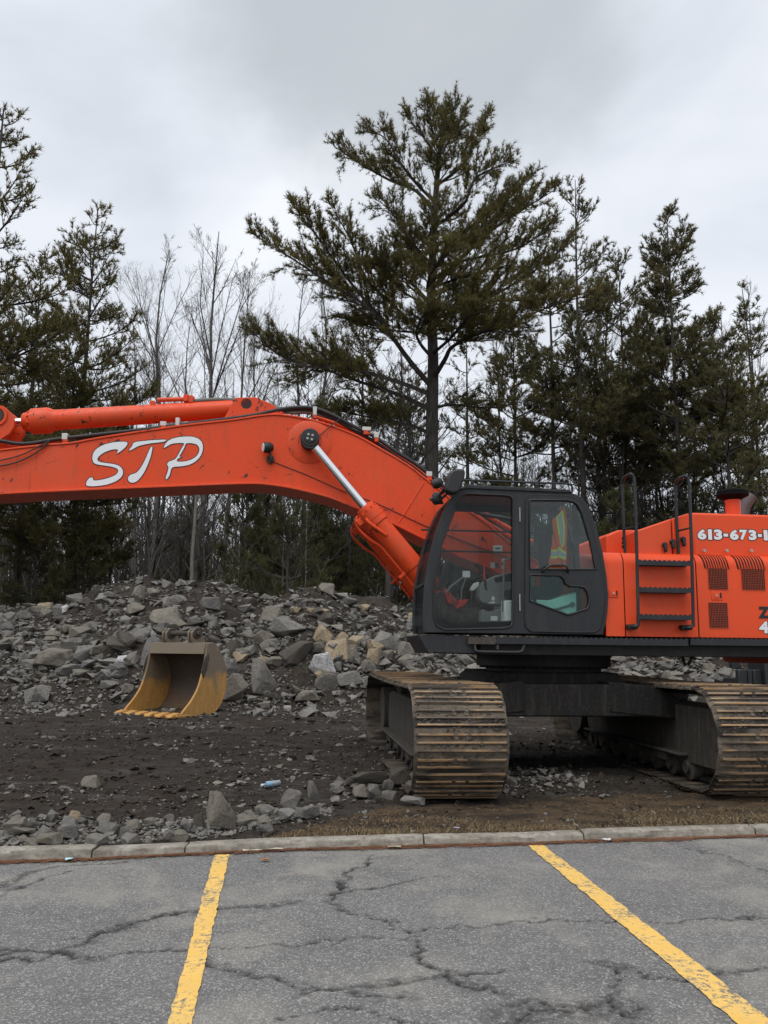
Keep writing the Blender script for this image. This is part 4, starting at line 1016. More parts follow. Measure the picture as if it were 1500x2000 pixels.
# near-black strips painted as the shade of curved louvre slots at the shoulder
for u0, u1 in ((1374, 1424), (1438, 1494)):
    x0, x1 = P(u0, 1085, -1.5)[0], P(u1, 1085, -1.5)[0]; nsl = 10
    bb = MB(); bars = MB()
    an = np.linspace(-.35, 1.25, 9)
    def arc(a, e): return (-1.5 + rr - (rr + e) * math.cos(max(a, 0)), z_top - rr + (rr + e) * math.sin(max(a, 0)) + (min(a, 0) * .1))
    for k in range(nsl):
        xa = x0 + (x1 - x0) * (k + .12) / nsl; xb = x0 + (x1 - x0) * (k + .62) / nsl
        sh = .035
        V = []
        for i, a in enumerate(an):
            y_, z_ = arc(a, .003); s_ = -sh * (i / 8.0)
            V += [(xa + s_, y_, z_), (xb + s_, y_, z_)]
        bb.add(V, [(2 * i, 2 * i + 1, 2 * i + 3, 2 * i + 2) for i in range(8)])
        V = []
        for i, a in enumerate(an):
            y_, z_ = arc(a, .004); y2, z2 = arc(a, .014); s_ = -sh * (i / 8.0); w = (x1 - x0) / nsl * .34
            V += [(xb + s_, y_, z_), (xb + s_ + w, y_, z_), (xb + s_ + w, y2, z2), (xb + s_, y2, z2)]
        bars.add(V, [(4 * i + j, 4 * i + (j + 1) % 4, 4 * i + 4 + (j + 1) % 4, 4 * i + 4 + j) for i in range(8) for j in range(4)] + [(3, 2, 1, 0), (32, 33, 34, 35)])
    sl = bb.build('louvre_slot_shade', M['shade_black'], pC); bars.build('louvre_bar', M['orange_clean'], sl)
# hood above
yo = -1.36
zh = P(1400, 1002, yo)[1]; z0h = z_top - .02
hx0 = P(1349, 1002, yo)[0]
b = MB()
b.prism([(hx0 + .012, z0h), (cx1 + .3, z0h), (cx1 + .3, zh - .01), (hx0 + .012, zh)], yo, 1.0)
hood = b.build('engine_hood', M['orange_clean'], exc, bevel=.03, seg=3)
b = MB(); s0 = P(1243, 1036, yo + .02); s1 = P(1312, 1013, yo + .02); b.prism([(s0[0], z0h), (s1[0] - .006, z0h), s1 if False else (s1[0] - .006, s1[1]), s0], yo + .02, .8); b.build('sloped_hood', M['orange_clean'], exc, bevel=.02, seg=3)
s2 = P(1346, 1002, yo + .02); b = MB(); b.prism([(s1[0] + .006, z0h), (s2[0], z0h), s2, (s1[0] + .006, s1[1] + .004)], yo + .02, .8); b.build('sloped_hood', M['orange_clean'], exc, bevel=.015, seg=3)
f0, f1, f2, f3 = P(1182.5, 1072, -1.0), P(1184, 1046, -1.0), P(1208, 1035, -1.0), P(1239, 1034, -1.0)
b = MB(); b.prism([(f0[0], z0h), (f3[0] + .3, z0h), (f3[0] + .3, f3[1]), f2, f1], -1.0, .6); fc = b.build('fuel_tank_cover', M['orange_clean'], exc, bevel=.02, seg=3)
for q in range(2):
    for w in range(3):
        x, z = P(1217 + q * 12, 1052 + w * 8, -1.0); MB().box(x - .017, x + .017, -1.006, -.99, z - .018, z + .018).build('vent_shade', M['shade_black'], fc, bevel=.004)  # shade of the vents painted as near-black squares on the cover
for u, v in ((1300, 1064), (1315, 1058), (1336, 1053)):
    x, z = P(u, v, -1.39); MB().lathe((x, -1.395, z), (x, -1.32, z), [(0, .02), (.02, .034), (.03, .036)], 16).build('rubber_hook', M['rubber'], hood)
    MB().box(x - .018, x + .018, -1.41, -1.36, z - .085, z - .005).build('rubber_hook', M['rubber'], hood, bevel=.01)
for u in (1375, 1419, 1467):
    x, z = P(u, 1074, -1.4); MB().cyl((x, -1.395, z - .01), (x, -1.42, z - .01), .018, n=8).build('hood_bolt', M['bolt'], hood)
# digits of the telephone number
def text(s, u0, u1, v0, v1, yl, m, par, name, grow, rimpx=0.0):
    fc_ = bpy.data.curves.new('t', 'FONT'); fc_.body = s; fc_.size = 1.0; fc_.offset = grow; fc_.extrude = .002; fc_.resolution_u = 4
    me = curve_to_mesh(fc_, name)
    co = np.array([x.co for x in me.vertices]); lo, hi = co.min(0), co.max(0)
    (x0, z1), (x1, z0) = P(u0 - rimpx, v0 - rimpx, yl), P(u1 + rimpx, v1 + rimpx, yl)
    me.transform(Matrix.Translation((-lo[0], 0, -lo[2]))); me.transform(Matrix.Diagonal(((x1 - x0) / (hi[0] - lo[0]), .5, (z1 - z0) / (hi[2] - lo[2]), 1))); me.transform(Matrix.Translation((x0, yl, z0))); me.materials.clear()
    return link(name, me, m, par)
for ch, u0, u1 in (('6', 1362, 1380), ('1', 1382.5, 1391), ('3', 1394, 1411), ('-', 1413, 1422), ('6', 1425, 1443), ('7', 1444, 1460), ('3', 1461.5, 1478), ('-', 1480, 1488), ('1', 1491, 1500)):
    v0, v1 = (1033.5, 1054) if ch != '-' else (1041.5, 1047.5)
    dz_ = (u0 - 1361) * .012
    dg = text(ch, u0, u1, v0 + dz_, v1 + dz_, yo - .0040, M['white_vinyl'], hood, 'digit', .055)
    text(ch, u0, u1, v0 + dz_, v1 + dz_, yo - .0012, M['black_vinyl'], dg, 'digit_outline', .075, 1.6)
zl = text('Z', 1480, 1504, 1184.5, 1208, -1.5035, M['black_vinyl'], pC, 'letter', .06)
t4 = text('4', 1482, 1502, 1213.5, 1237, -1.5055, M['white_vinyl'], pC, 'digit', .045)
text('4', 1482, 1502, 1213.5, 1237, -1.502, M['black_vinyl'], t4, 'digit_outline', .06, 1.2)
# air intake
ix, iz = P(1432, 1003, -.9)
st = MB().cyl((ix, -.9, iz - .15), (ix, -.9, P(1432, 973, -.9)[1]), .093, n=32).build('air_intake', M['orange_clean'], exc)
z1 = P(1432, 974, -.9)[1]
b = MB(); b.lathe((ix, -.9, z1 - .02), (ix, -.9, z1 + .5), [(0, .10), (.012, .10), (.02, .13), (.05, .195), (.075, .198), (.085, .185), (.10, .19), (.118, .178), (.13, .15), (.137, .08), (.138, .001)], 40, cap=False); b.build('intake_cap', paint('intake_rubber', (0.007, 0.007, 0.0075), (0.02, 0.018, 0.016), .85, .3, streak=False, spec=.08), st)
ex_, ez = P(1462, 1003, -.2); b = MB(); b.tube([(ex_ - .1, -.2, ez - .1), (ex_ - .05, -.2, ez + .1), (ex_ + .06, -.2, ez + .24)], .075, 16); b.build('exhaust_pipe', paint('exhaust_steel', (0.07, 0.055, 0.06), (0.12, 0.08, 0.06), .6, .4), exc, ang=80)
# counterweight (outside the picture)
b = MB(); b.prism(rounded([(cx1 + .02, zb - .1), (xe + .25, zb), (xe + .35, zh - .5), (xe + .1, zh - .2), (cx1 + .32, zh - .2), (cx1 + .02, z_top - .2)], .12, 4), -1.48, 1.48); b.build('counterweight', M['orange_clean'], exc, bevel=.05, seg=3)

# --- boarding ladder with its hand hoops
yl = -1.64
lad = None
def rail(front, back, nm='ladder_rail'):
    bb = MB(); bb.tube(catmull(front + back, 4), .0185, 10); return bb
Lf = [P3(1229, 1223, -1.56), P3(1239, 1224, yl), P3(1245, 1220, yl), P3(1246.5, 1205, yl), P3(1243, 1050, yl), P3(1239, 945, yl), P3(1236, 931, yl), P3(1232.5, 926, yl)]
zr = P(1232, 926, yl)[1]
xb = P(1236, 960, yl)[0]; Lb = [(xb - .02, -1.56, zr + .004), (xb - .02, -1.46, zr - .004), (xb - .02, -1.40, zr - .04), (xb - .02, -1.38, zr - .12), (xb - .02, -1.375, zr - .5), (xb - .01, -1.37, z_top - .01)]
lad = rail(Lf, Lb).build('ladder', M['charcoal'], exc, ang=80)
Rf = [P3(1333, 1225, -1.56), P3(1345, 1226, yl), P3(1352.5, 1222, yl), P3(1354, 1205, yl), P3(1350, 1050, yl), P3(1346, 950, yl), P3(1342.5, 935, yl), P3(1338.5, 930, yl)]
zr = P(1338, 930, yl)[1]
xb2 = P(1342, 960, yl)[0]; Rb = [(xb2 - .02, -1.56, zr + .004), (xb2 - .02, -1.46, zr - .004), (xb2 - .02, -1.40, zr - .04), (xb2 - .02, -1.38, zr - .12), (xb2 - .02, -1.375, zr - .5), (xb2 - .01, -1.37, z_top - .01)]
rail(Rf, Rb).build('ladder_rail', M['charcoal'], lad, ang=80)
b = MB(); q_ = P3(1241, 1028, yl); b.tube([q_, (xb - .014, -1.375, q_[2])], .012, 8); q_ = P3(1348, 1031, yl); b.tube([q_, (xb2 - .014, -1.375, q_[2])], .012, 8); b.build('hoop_brace', M['charcoal'], lad)
for u, v in ((1228, 1224), (1333.5, 1225.5)):
    x, z = P(u, v, -1.56); b = MB(); b.prism(rounded([(x - .02, z - .032), (x + .10, z - .032), (x + .10, z + .028), (x - .02, z + .028)], .028, 4), -1.60, -1.50); b.build('ladder_foot', M['black'], lad, bevel=.004)
for (ul, ur, v) in ((1244, 1349, 1093), (1245, 1350.5, 1146), (1246, 1352, 1199)):
    x0, z1 = P(ul, v, yl); x1, _ = P(ur, v, yl); n = 11; xs_ = x0 + .055; z0 = z1 - .062; pp = [(x0, z0)]
    for i in range(n):
        a_, w = x0 + (x1 - x0) * i / n, (x1 - x0) / n
        pp += [(a_ + w * .1, z1 - .013), (a_ + w * .3, z1), (a_ + w * .7, z1), (a_ + w * .9, z1 - .013)]
    pp += [(x1, z0)]
    b = MB(); b.prism(pp, yl - .018, yl - .006); b.prism([(max(a_, xs_), c_) for a_, c_ in pp], yl + .115, yl + .127); b.box(xs_, x1 - .01, yl - .006, yl + .115, z0 + .012, z0 + .02); b.build('ladder_step', M['charcoal'], lad)
# --- cab
yc, yf = -1.55, -.63
def c3(pts): return [(780 + .29333 * x, 900 + .29333 * y) for x, y in pts]
OUT = PL([(829, 1234), (828, 1210), (828, 1182), (831, 1135), (839, 1091), (850, 1047), (861, 1015), (870, 993), (882, 972), (895, 959), (912, 953.5), (1000, 956), (1105, 962), (1125, 966), (1138, 974), (1150, 992), (1164, 1030), (1176, 1076), (1184, 1125), (1187.5, 1164), (1186, 1193), (1182, 1219), (1176, 1239), (1100, 1238)], yc)
WIN = PL([(903, 967), (912, 964), (985, 967), (998, 969.5), (1002, 976), (1002, 1100), (1002, 1212), (997, 1224), (985, 1227), (868, 1230), (853, 1222), (847, 1207), (846.5, 1155), (852, 1115), (862, 1064), (880, 1017), (892, 984)], yc)
DO = PL([(1027, 976), (1031, 968), (1040, 966), (1108, 969), (1124, 972), (1135, 980), (1143, 996), (1158, 1040), (1170, 1090), (1177, 1133), (1180, 1164), (1177, 1200), (1171, 1227), (1161, 1235), (1120, 1235), (1036, 1233), (1027, 1225), (1025, 1210)], yc)
DW = PL([(1033, 980), (1036, 976.5), (1108, 977), (1120, 980), (1128, 986), (1137, 1003), (1152, 1055), (1164, 1112), (1100, 1112.5), (1034, 1111.5)], yc)
DL = PL([(1034.5, 1124), (1040, 1122.5), (1093, 1124), (1101, 1130), (1105, 1140), (1112, 1144.5), (1130, 1145), (1140, 1147), (1147, 1155), (1151, 1170), (1150, 1183), (1145, 1190), (1133, 1193), (1121, 1198), (1108, 1201), (1095, 1196), (1034, 1174)], yc)
cabo = empty('cab', (0, 0, 0)); cabo.parent = exc
plate('cab_side', OUT, [WIN, DO], yc, yc + .06, M['charcoal'], cabo, .006)
door = plate('cab_door', [(x * .997 + DO[0][0] * .003, z) for x, z in DO], [DW, DL], yc - .012, yc + .03, M['charcoal'], cabo, .008)
# raised rim round each pane, the rubber seal
def rim(pts, y, r, m, par, name='window_seal'):
    bb = MB(); q = [(x, y, z) for x, z in pts] ; q += [q[0]]; bb.tube(q, r, 6); return bb.build(name, m, par, ang=80)
rim(DW, yc - .012, .012, M['rubber'], cabo); rim(DL, yc - .012, .013, M['rubber'], cabo); rim(WIN, yc - .002, .012, M['rubber'], cabo); rim(DO, yc - .004, .011, M['black'], cabo, 'door_seal')
def pane(pts, y, m, par=None, name='window_glass'):
    me = curve_mesh(name, [pts], .002); me.transform(Matrix.Translation((0, y, 0))); me.materials.clear(); return link(name, me, m, par or cabo)
pane(DW, yc + .012, M['door_glass'], cabo); pane(DL, yc + .012, M['tint_glass'], cabo)
lw = [p for p in WIN]; pane(lw, yc + .03, M['glass'], cabo)
# door handle, hinges
b = MB(); b.tube(catmull([P3(1059, 1117, yc - .01), P3(1063, 1113, yc - .06), P3(1074, 1105, yc - .065), P3(1090, 1104, yc - .065), P3(1103, 1105, yc - .065), P3(1108, 1110, yc - .06), P3(1109.5, 1118, yc - .01)], 4), .013, 8); b.build('door_handle', M['charcoal'], cabo, ang=80)
for v0, v1 in ((991, 1019), (1160, 1193)):
    x, z0 = P(1015, v1, yc); _, z1 = P(1015, v0, yc); bb = MB(); n = 9
    for i in range(n): bb.cyl((x + (0), yc - .012, z0 + (z1 - z0) * i / n), (x, yc - .012, z0 + (z1 - z0) * (i + .8) / n), .008, n=8)
    bb.build('door_hinge', M['bolt'], cabo)
for u, v in ((1148, 1128), (1169, 1137), (1155, 1139), (1142, 1137), (1123, 1135), (1172, 1202), (1157, 1220)):
    x, z = P(u, v, yc); MB().cyl((x, yc - .010, z), (x, yc - .017, z), .008, n=8).build('door_bolt', M['charcoal'], cabo)
# far side: frame with its window, and horizontal guard bars
def to_far(pts): return pts
FW = [WIN[0], WIN[1]]
wz0, wz1 = WIN[9][1], WIN[2][1]
fwin = rounded([(WIN[12][0] + .02, wz0 + .25), (WIN[0][0] + .03, wz1 - .05), (P(1118, 985, yc)[0], wz1 - .05), (P(1150, 1100, yc)[0], wz0 + .25)], .07, 4)
plate('cab_side', OUT, [fwin], yf - .05, yf, M['charcoal'], cabo, .006)
pane(fwin, yf - .02, M['glass'], cabo)
for v in (1036.5, 1077.0):
    z = P(930, v, yf)[1]; b = MB(); b.tube([(WIN[12][0], yf + .03, z), (P(1120, 1100, yc)[0], yf + .03, z)], .012, 8); b.build('guard_bar', M['black'], cabo)
# front: windscreen between the two curved pillars, following the front outline
fr = OUT[0:10]
b = MB(); V = []
fr2 = catmull(fr, 3)
for x, z in fr2: V += [(x - .004, yc + .062, z), (x - .004, yf - .052, z)]
b.add(V, [(2 * i, 2 * i + 1, 2 * i + 3, 2 * i + 2) for i in range(len(fr2) - 1)]); b.build('windscreen', M['screen_glass'], cabo)
for y0, y1 in ((yc + .062, yc + .11), (yf - .10, yf - .052)):
    b = MB(); b.ribbon([(x + .012, z) for x, z in fr2], .022, y0, y1); b.build('front_pillar', M['charcoal'], cabo, bevel=.004)
zz = P(830, 1140, yc)[1]; b = MB(); xw = min(p[0] for p in fr) ; b.box(xw, xw + .04, yc + .112, yf - .102, zz - .02, zz + .02); b.build('windscreen_rail', M['charcoal'], cabo, bevel=.005)
# roof, rear frame, floor
rf = OUT[9:14]
b = MB(); b.ribbon([(x, z - .03) for x, z in catmull(rf, 3)], .05, yc + .062, yf - .052); b.build('cab_roof', M['charcoal'], cabo, bevel=.006)
b = MB(); b.prism(PL([(897, 956.5), (912, 947), (1112, 957), (1119, 962.5), (1100, 962.5), (914, 954.5)], yc), yc - .02, yc + .05); b.build('roof_visor', M['charcoal'], cabo, bevel=.006)
for u, v in ((1055, 955.5), (1100, 957.5)):
    x, z = P(u, v, yc - .02); MB().cyl((x, yc - .018, z), (x, yc - .026, z), .014, n=10).build('roof_bolt', M['black'], cabo)
b = MB(); re_ = OUT[13:23]
for y0, y1 in ((yc + .062, yc + .14), (yf - .13, yf - .052)):
    b.ribbon([(x - .02, z) for x, z in re_], .035, y0, y1)
rx = P(1134, 1150, -1.40)[0] + .055; zlo = OUT[22][1]; zmid = P(1150, 1150, yc)[1]
b.box(rx - .10, rx - .06, -1.40, yf - .13, zlo, zlo + .20); b.box(rx - .115, rx - .065, -1.42, -1.34, zlo, P(1130, 985, -1.4)[1]); b.build('rear_frame', M['charcoal'], cabo, bevel=.004)
fx0, fx1 = OUT[2][0] + .05, rx - .06; fz = P(900, 1232, yc)[1]
b = MB(); b.box(fx0, fx1, yc + .07, yf - .06, fz - .03, fz + .03); b.build('cab_floor', M['under'], cabo, bevel=.004)
# guard rails on the roof
for yy in (yc + .05, yf - .1):
    dz = 0
    p = catmull([P3(903, 944, yc), P3(905, 937.5, yc), P3(915, 936.3, yc), P3(1000, 939.5, yc), P3(1100, 942.8, yc), P3(1115, 944.5, yc), P3(1120.5, 950, yc), P3(1121, 958, yc)], 4)
    b = MB(); b.tube([(q[0], yy, q[2]) for q in p], .013, 8); rl = b.build('roof_rail', M['charcoal'], cabo, ang=80)
    for u in (924, 1084):
        x, z = P(u, 943, yc); MB().box(x - .02, x + .02, yy - .02, yy + .02, z - .06, z + .03).build('rail_post', M['black'], rl, bevel=.004)
# mirror and its bracket, small lamp
mp_ = rounded(PL([(872, 934), (878, 922), (893, 918), (905, 920), (906, 930), (899, 953), (893, 965), (880, 967), (866, 961)], yc - .1), .05, 4)
b = MB(); b.prism(mp_, yc - .20, yc - .06); mir = b.build('mirror', M['rubber'], cabo, bevel=.025, seg=3)
b = MB(); b.tube([P3(870, 950, yc - .12), P3(858, 968, yc - .06), P3(864, 984, yc)], .016, 8); b.tube([P3(875, 962, yc - .1), P3(862, 975, yc - .03)], .014, 8); b.build('mirror_arm', M['rubber'], mir, ang=80)
x, z = P(856, 943, yc + .3); b = MB(); b.lathe((x - .07, yc + .3, z - .03), (x + .06, yc + .3, z + .03), [(0, .045), (.04, .062), (.09, .06), (.13, .03)], 18); b.build('roof_lamp', M['rubber'], cabo)
x, z = P(853, 974, yc + .02); b = MB(); b.lathe((x - .05, yc + .02, z), (x + .05, yc + .02, z), [(0, .05), (.03, .075), (.1, .06)], 18); b.tube([(x - .08, yc, z - .02), (x + .1, yc, z + .1)], .02, 8); b.build('lamp_bracket', M['rubber'], cabo)
b = MB(); b.tube([P3(1075, 958, yc + .5), P3(1078, 930, yc + .5), P3(1068, 885, yc + .5)], .004, 6); b.build('radio_antenna', M['bolt'], cabo, ang=80)
# inside: console, levers, seat, pedals
yi = yc + .28
con = MB().prism(PL(c3([(525, 915), (530, 850), (562, 800), (640, 762), (770, 735), (900, 735), (900, 930), (690, 965), (600, 962), (555, 955)]), yi), yi, yi + .17).build('console', M['cab_grey'], cabo, bevel=.02, seg=3)
MB().prism(PL(c3([(545, 1005), (560, 985), (590, 1005), (690, 985), (760, 985), (760, 1075), (540, 1075)]), yi), yi + .01, yi + .2).build('console_base', M['cab_grey'], cabo, bevel=.012)
MB().prism(PL(c3([(630, 780), (750, 745), (750, 800), (640, 810)]), yi), yi - .01, yi + .03).build('console_recess_shade', M['shade_black'], cabo, bevel=.01)  # shade of the recess put on as a near-black plate
x, z = P(*c3([(571, 905)])[0], yi); MB().cyl((x, yi + .01, z), (x, yi - .02, z), .075, n=24).build('console_knob', M['cab_grey'], cabo, bevel=.006)
for u, v, w, h in ((617, 917, 34, 26), (607, 943, 58, 11), (630, 1050, 46, 32), (445, 755, 52, 44)):
    (x, z) = P(*c3([(u, v)])[0], yi); w *= .00085; h *= .00085; MB().box(x - w, x + w, yi - .008, yi - .003, z - h, z + h).build('sticker', M['label'], cabo)
b = MB(); b.tube([P3(*c3([(445, 770)])[0], yi), P3(*c3([(415, 860)])[0], yi), P3(*c3([(412, 920)])[0], yi)], .008, 6); b.tube([P3(*c3([(425, 775)])[0], yi), P3(*c3([(340, 840)])[0], yi), P3(*c3([(312, 880)])[0], yi)], .014, 6); b.build('card_stand', M['cab_grey'], cabo, ang=80)
b = MB(); b.tube([P3(*c3([(562, 690)])[0], yi), P3(*c3([(568, 792)])[0], yi)], [.008, .014], 8); b.build('safety_lever', M['red'], cabo)
b = MB(); b.tube([P3(*c3([(568, 792)])[0], yi), P3(*c3([(580, 880)])[0], yi)], .014, 8); b.tube(catmull([P3(*c3([(505, 690)])[0], yi + .2), P3(*c3([(535, 705)])[0], yi + .2), P3(*c3([(550, 750)])[0], yi + .2)], 4), .022, 8); b.build('control_lever', M['rubber'], cabo, ang=80)
b = MB(); g0 = np.array(P3(*c3([(545, 760)])[0], yi + .2)); g1 = np.array(P3(*c3([(590, 860)])[0], yi + .2)); Lg = np.linalg.norm(g1 - g0)
b.lathe(tuple(g0), tuple(g1), [(Lg * i / 12, .06 + .05 * i / 12 + (.014 if i % 2 else 0)) for i in range(13)], 18); b.build('lever_boot', M['rubber'], cabo, ang=20)
b = MB(); b.prism(PL(c3([(470, 850), (495, 815), (532, 805), (530, 832), (500, 865), (472, 868)]), yi), yi - .01, yi + .03); b.build('rag', M['clamp'], cabo, bevel=.012)
for pts in ([(305, 880), (312, 870), (342, 925), (338, 955), (322, 945)], [(392, 925), (462, 922), (440, 955), (382, 988), (378, 978), (392, 960)]):
    MB().prism(PL(c3(pts), yi + .1), yi + .08, yi + .16).build('pedal', M['red'], cabo, bevel=.006)
b = MB(); b.tube(catmull([P3(*c3([q])[0], yi + .25) for q in ((262, 880), (275, 950), (310, 1010), (370, 1040), (440, 1048), (530, 1040))], 4), .115, 16); b.build('floor_duct', M['mud_steel'], cabo, ang=80)
b = MB(); b.prism(PL(c3([(245, 860), (300, 700), (330, 650), (345, 690), (330, 780), (290, 860)]), yi + .3), yi + .3, yi + .36); b.tube([P3(*c3([(245, 920)])[0], yi), P3(*c3([(330, 790)])[0], yi)], .012, 6); b.build('travel_lever', M['rubber'], cabo, bevel=.01)
b = MB(); b.tube([P3(*c3([(750, 645)])[0], yi - .1), P3(*c3([(700, 662)])[0], yi - .1), P3(*c3([(694, 800)])[0], yi - .1), P3(*c3([(690, 1000)])[0], yi - .1), P3(*c3([(740, 1045)])[0], yi - .1)], .012, 8); b.build('hand_rail', M['cab_grey'], cabo, ang=80)
# seat
ys = yc + .22
seat = MB().prism(rounded(PL(c3([(700, 860), (980, 830), (1090, 790), (1095, 890), (900, 915), (710, 920)]), ys), .05), ys, ys + .5).build('seat', M['fabric'], cabo, bevel=.04, seg=3)
MB().prism(rounded(PL(c3([(1005, 830), (985, 600), (975, 420), (1040, 400), (1085, 430), (1110, 640), (1110, 840)]), ys + .05), .06), ys + .05, ys + .48).build('seat_back', M['fabric'], cabo, bevel=.05, seg=3)
MB().prism(PL(c3([(700, 930), (905, 925), (1000, 928), (1180, 872), (1182, 1050), (700, 1070)]), yc + .12), yc + .12, yc + .62).build('seat_base', M['cab_light'], cabo, bevel=.012)
b = MB(); b.tube([P3(*c3([(985, 998)])[0], yc + .115), P3(*c3([(1060, 985)])[0], yc + .112), P3(*c3([(1150, 958)])[0], yc + .112)], .014, 8); x, z = P(*c3([(1152, 957)])[0], yc + .11); b.cyl((x, yc + .125, z), (x, yc + .10, z), .03, n=16); b.build('seat_latch', M['cab_grey'], cabo)
b = MB()
for k in range(5):
    b.tube([P3(*c3([(868 + k * 9, 880 + k * 10)])[0], yc + .10), P3(*c3([(876 + k * 9, 915 + k * 7)])[0], yc + .10)], .008, 6)
b.build('seat_bellows', M['shade_black'], cabo)
b = MB(); b.tube([P3(*c3([(975, 290)])[0], yc + .1), P3(*c3([(1020, 470)])[0], yc + .1), P3(*c3([(1085, 690)])[0], yc + .1)], .012, 8); b.build('wiper_arm', M['rubber'], cabo, ang=80)

# vest hung up inside the cab
def vest():
    yv = yc + .09
    t = NT('vest_orange'); t.bump(t.noise(7, 3, .5), .8, .05); mo = t.set((0.92, 0.13, 0.02), .8)
    my = NT('vest_yellow').set((0.70, 0.88, 0.07), .6); ms = NT('vest_silver').set((0.42, 0.45, 0.45), .35)
    body = PL(c3([(1100, 300), (1108, 360), (1118, 450), (1112, 545), (1108, 720), (1002, 722), (1008, 620), (1022, 520), (1020, 420), (1018, 392), (1045, 370), (1075, 335)]), yv)
    bb = MB(); bb.prism(catmull(body, 2, True), yv, yv + .03); v = link('safety_vest', bb.mesh('safety_vest'), mo)
    v.location = tuple(C0); v.rotation_euler = (0, 0, YAW)
    tag(v, 'orange safety vest with yellow and silver bands hanging inside the cab', 'safety vest')
    def band(p, y, m, n): MB().prism(PL(c3(p), yv), yv - y, yv + .01).build(n, m, v)
    band([(1043, 378), (1088, 328), (1102, 440), (1098, 555), (1080, 585), (1056, 470)], .004, my, 'yellow_band')
    band([(1054, 374), (1077, 348), (1091, 440), (1089, 555), (1078, 570), (1066, 470)], .008, ms, 'silver_band')
    band([(1012, 592), (1052, 592), (1050, 650), (1008, 650)], .004, my, 'yellow_band'); band([(1012, 603), (1052, 603), (1050, 636), (1009, 636)], .008, ms, 'silver_band')
    band([(1055, 570), (1110, 610), (1106, 660), (1056, 640)], .004, my, 'yellow_band'); band([(1057, 590), (1108, 620), (1106, 645), (1057, 626)], .008, ms, 'silver_band')
vest()

# --- undercarriage
GA, TW, ZC, RP, HL, XO = 1.51, .92, .615, .525, 2.22, -.10
b = MB(); b.cyl((0, 0, zb - .14), (0, 0, zb), .86, n=48); b.cyl((0, 0, zb - .26), (0, 0, zb - .12), .74, n=48)
ring_ = b.build('swing_ring', M['black'], exc, bevel=.006)
b = MB()
for k in range(60):
    a = 2 * math.pi * k / 60; c, s = math.cos(a), math.sin(a); b.cyl((c * .80, s * .80, zb - .165), (c * .80, s * .80, zb - .13), .022, n=6)
b.build('ring_bolt', M['under'], ring_)
b = MB()
b.prism([(-.95, .84), (.95, .84), (.86, 1.12), (.74, zb - .2), (-.74, zb - .2), (-.86, 1.12)], -.95, .95)
for sy in (-1, 1):
    b.prism([(-1.3, .77), (1.3, .77), (1.36, .97), (1.0, 1.135), (-1.0, 1.135), (-1.36, .97)], sy * 1.0 - .29, sy * 1.0 + .29)
    for sx in (-1, 1):
        q = [(.5, .82), (GA - .2, .74), (GA - .15, .80), (GA - .16, .98), (GA - .45, 1.12), (.5, 1.17)]
        b.prism([(sx * x, z) for x, z in q], sy * 1.0 - .3, sy * 1.0 + .3)
b.build('car_body', M['under'], exc, bevel=.02).location.x = XO
# the shoe: a plate with two grousers, bent ends and bolt windows
PITCH_S = 2 * (2 * HL + math.pi * RP) / 54
sb = MB(); w = TW / 2; hp = PITCH_S / 2
sb.prism([(-w, -.004), (-w + .05, .012), (w - .05, .012), (w, -.004), (w, -.02), (w - .05, -.006), (-w + .05, -.006), (-w, -.02)], -hp + .002, hp + .014)
for k, (yy, h) in enumerate(((-hp * .68, .034), (-hp * .02, .028), (hp * .64, .034))):
    sb.cur = 0
    sb.prism([(-w + .012, .008), (w - .012, .008), (w - .035, h - .008), (-w + .035, h - .008)], yy - .013, yy + .013)
    sb.cur = 1
    for a_, c_ in ((-w + .034, -.085), (-.045, .045), (.085, w - .034)) if k == 2 else ((-w + .034, w - .034),):
        sb.prism([(a_, h - .009), (c_, h - .009), (c_, h + .004), (a_, h + .004)], yy - .0085, yy + .0085)
sb.cur = 0
for xx in (-.06, .06): sb.box(xx - .022, xx + .022, hp * .22, hp * .48, .008, .022)
shoe_me = sb.mesh('track_shoe'); shoe_me.materials.append(M['shoe']); shoe_me.materials.append(M['grouser'])
def track_point(s):
    """position (y, z) and outward angle at length s along the chain; starts at the rear top and runs forward"""
    Ls = 2 * HL; La = math.pi * RP; T = 2 * (Ls + La); s = s % T
    if s < Ls: return HL - s, ZC + RP - .02 * math.sin(math.pi * s / Ls), math.pi / 2
    s -= Ls
    if s < La: a = s / RP; return -HL - RP * math.sin(a), ZC + RP * math.cos(a), math.pi / 2 + a
    s -= La
    if s < Ls: return -HL + s, ZC - RP, math.pi * 1.5
    s -= Ls; a = s / RP
    return HL + RP * math.sin(a), ZC - RP * math.cos(a), math.pi * 1.5 + a
rngs = np.random.default_rng(8)
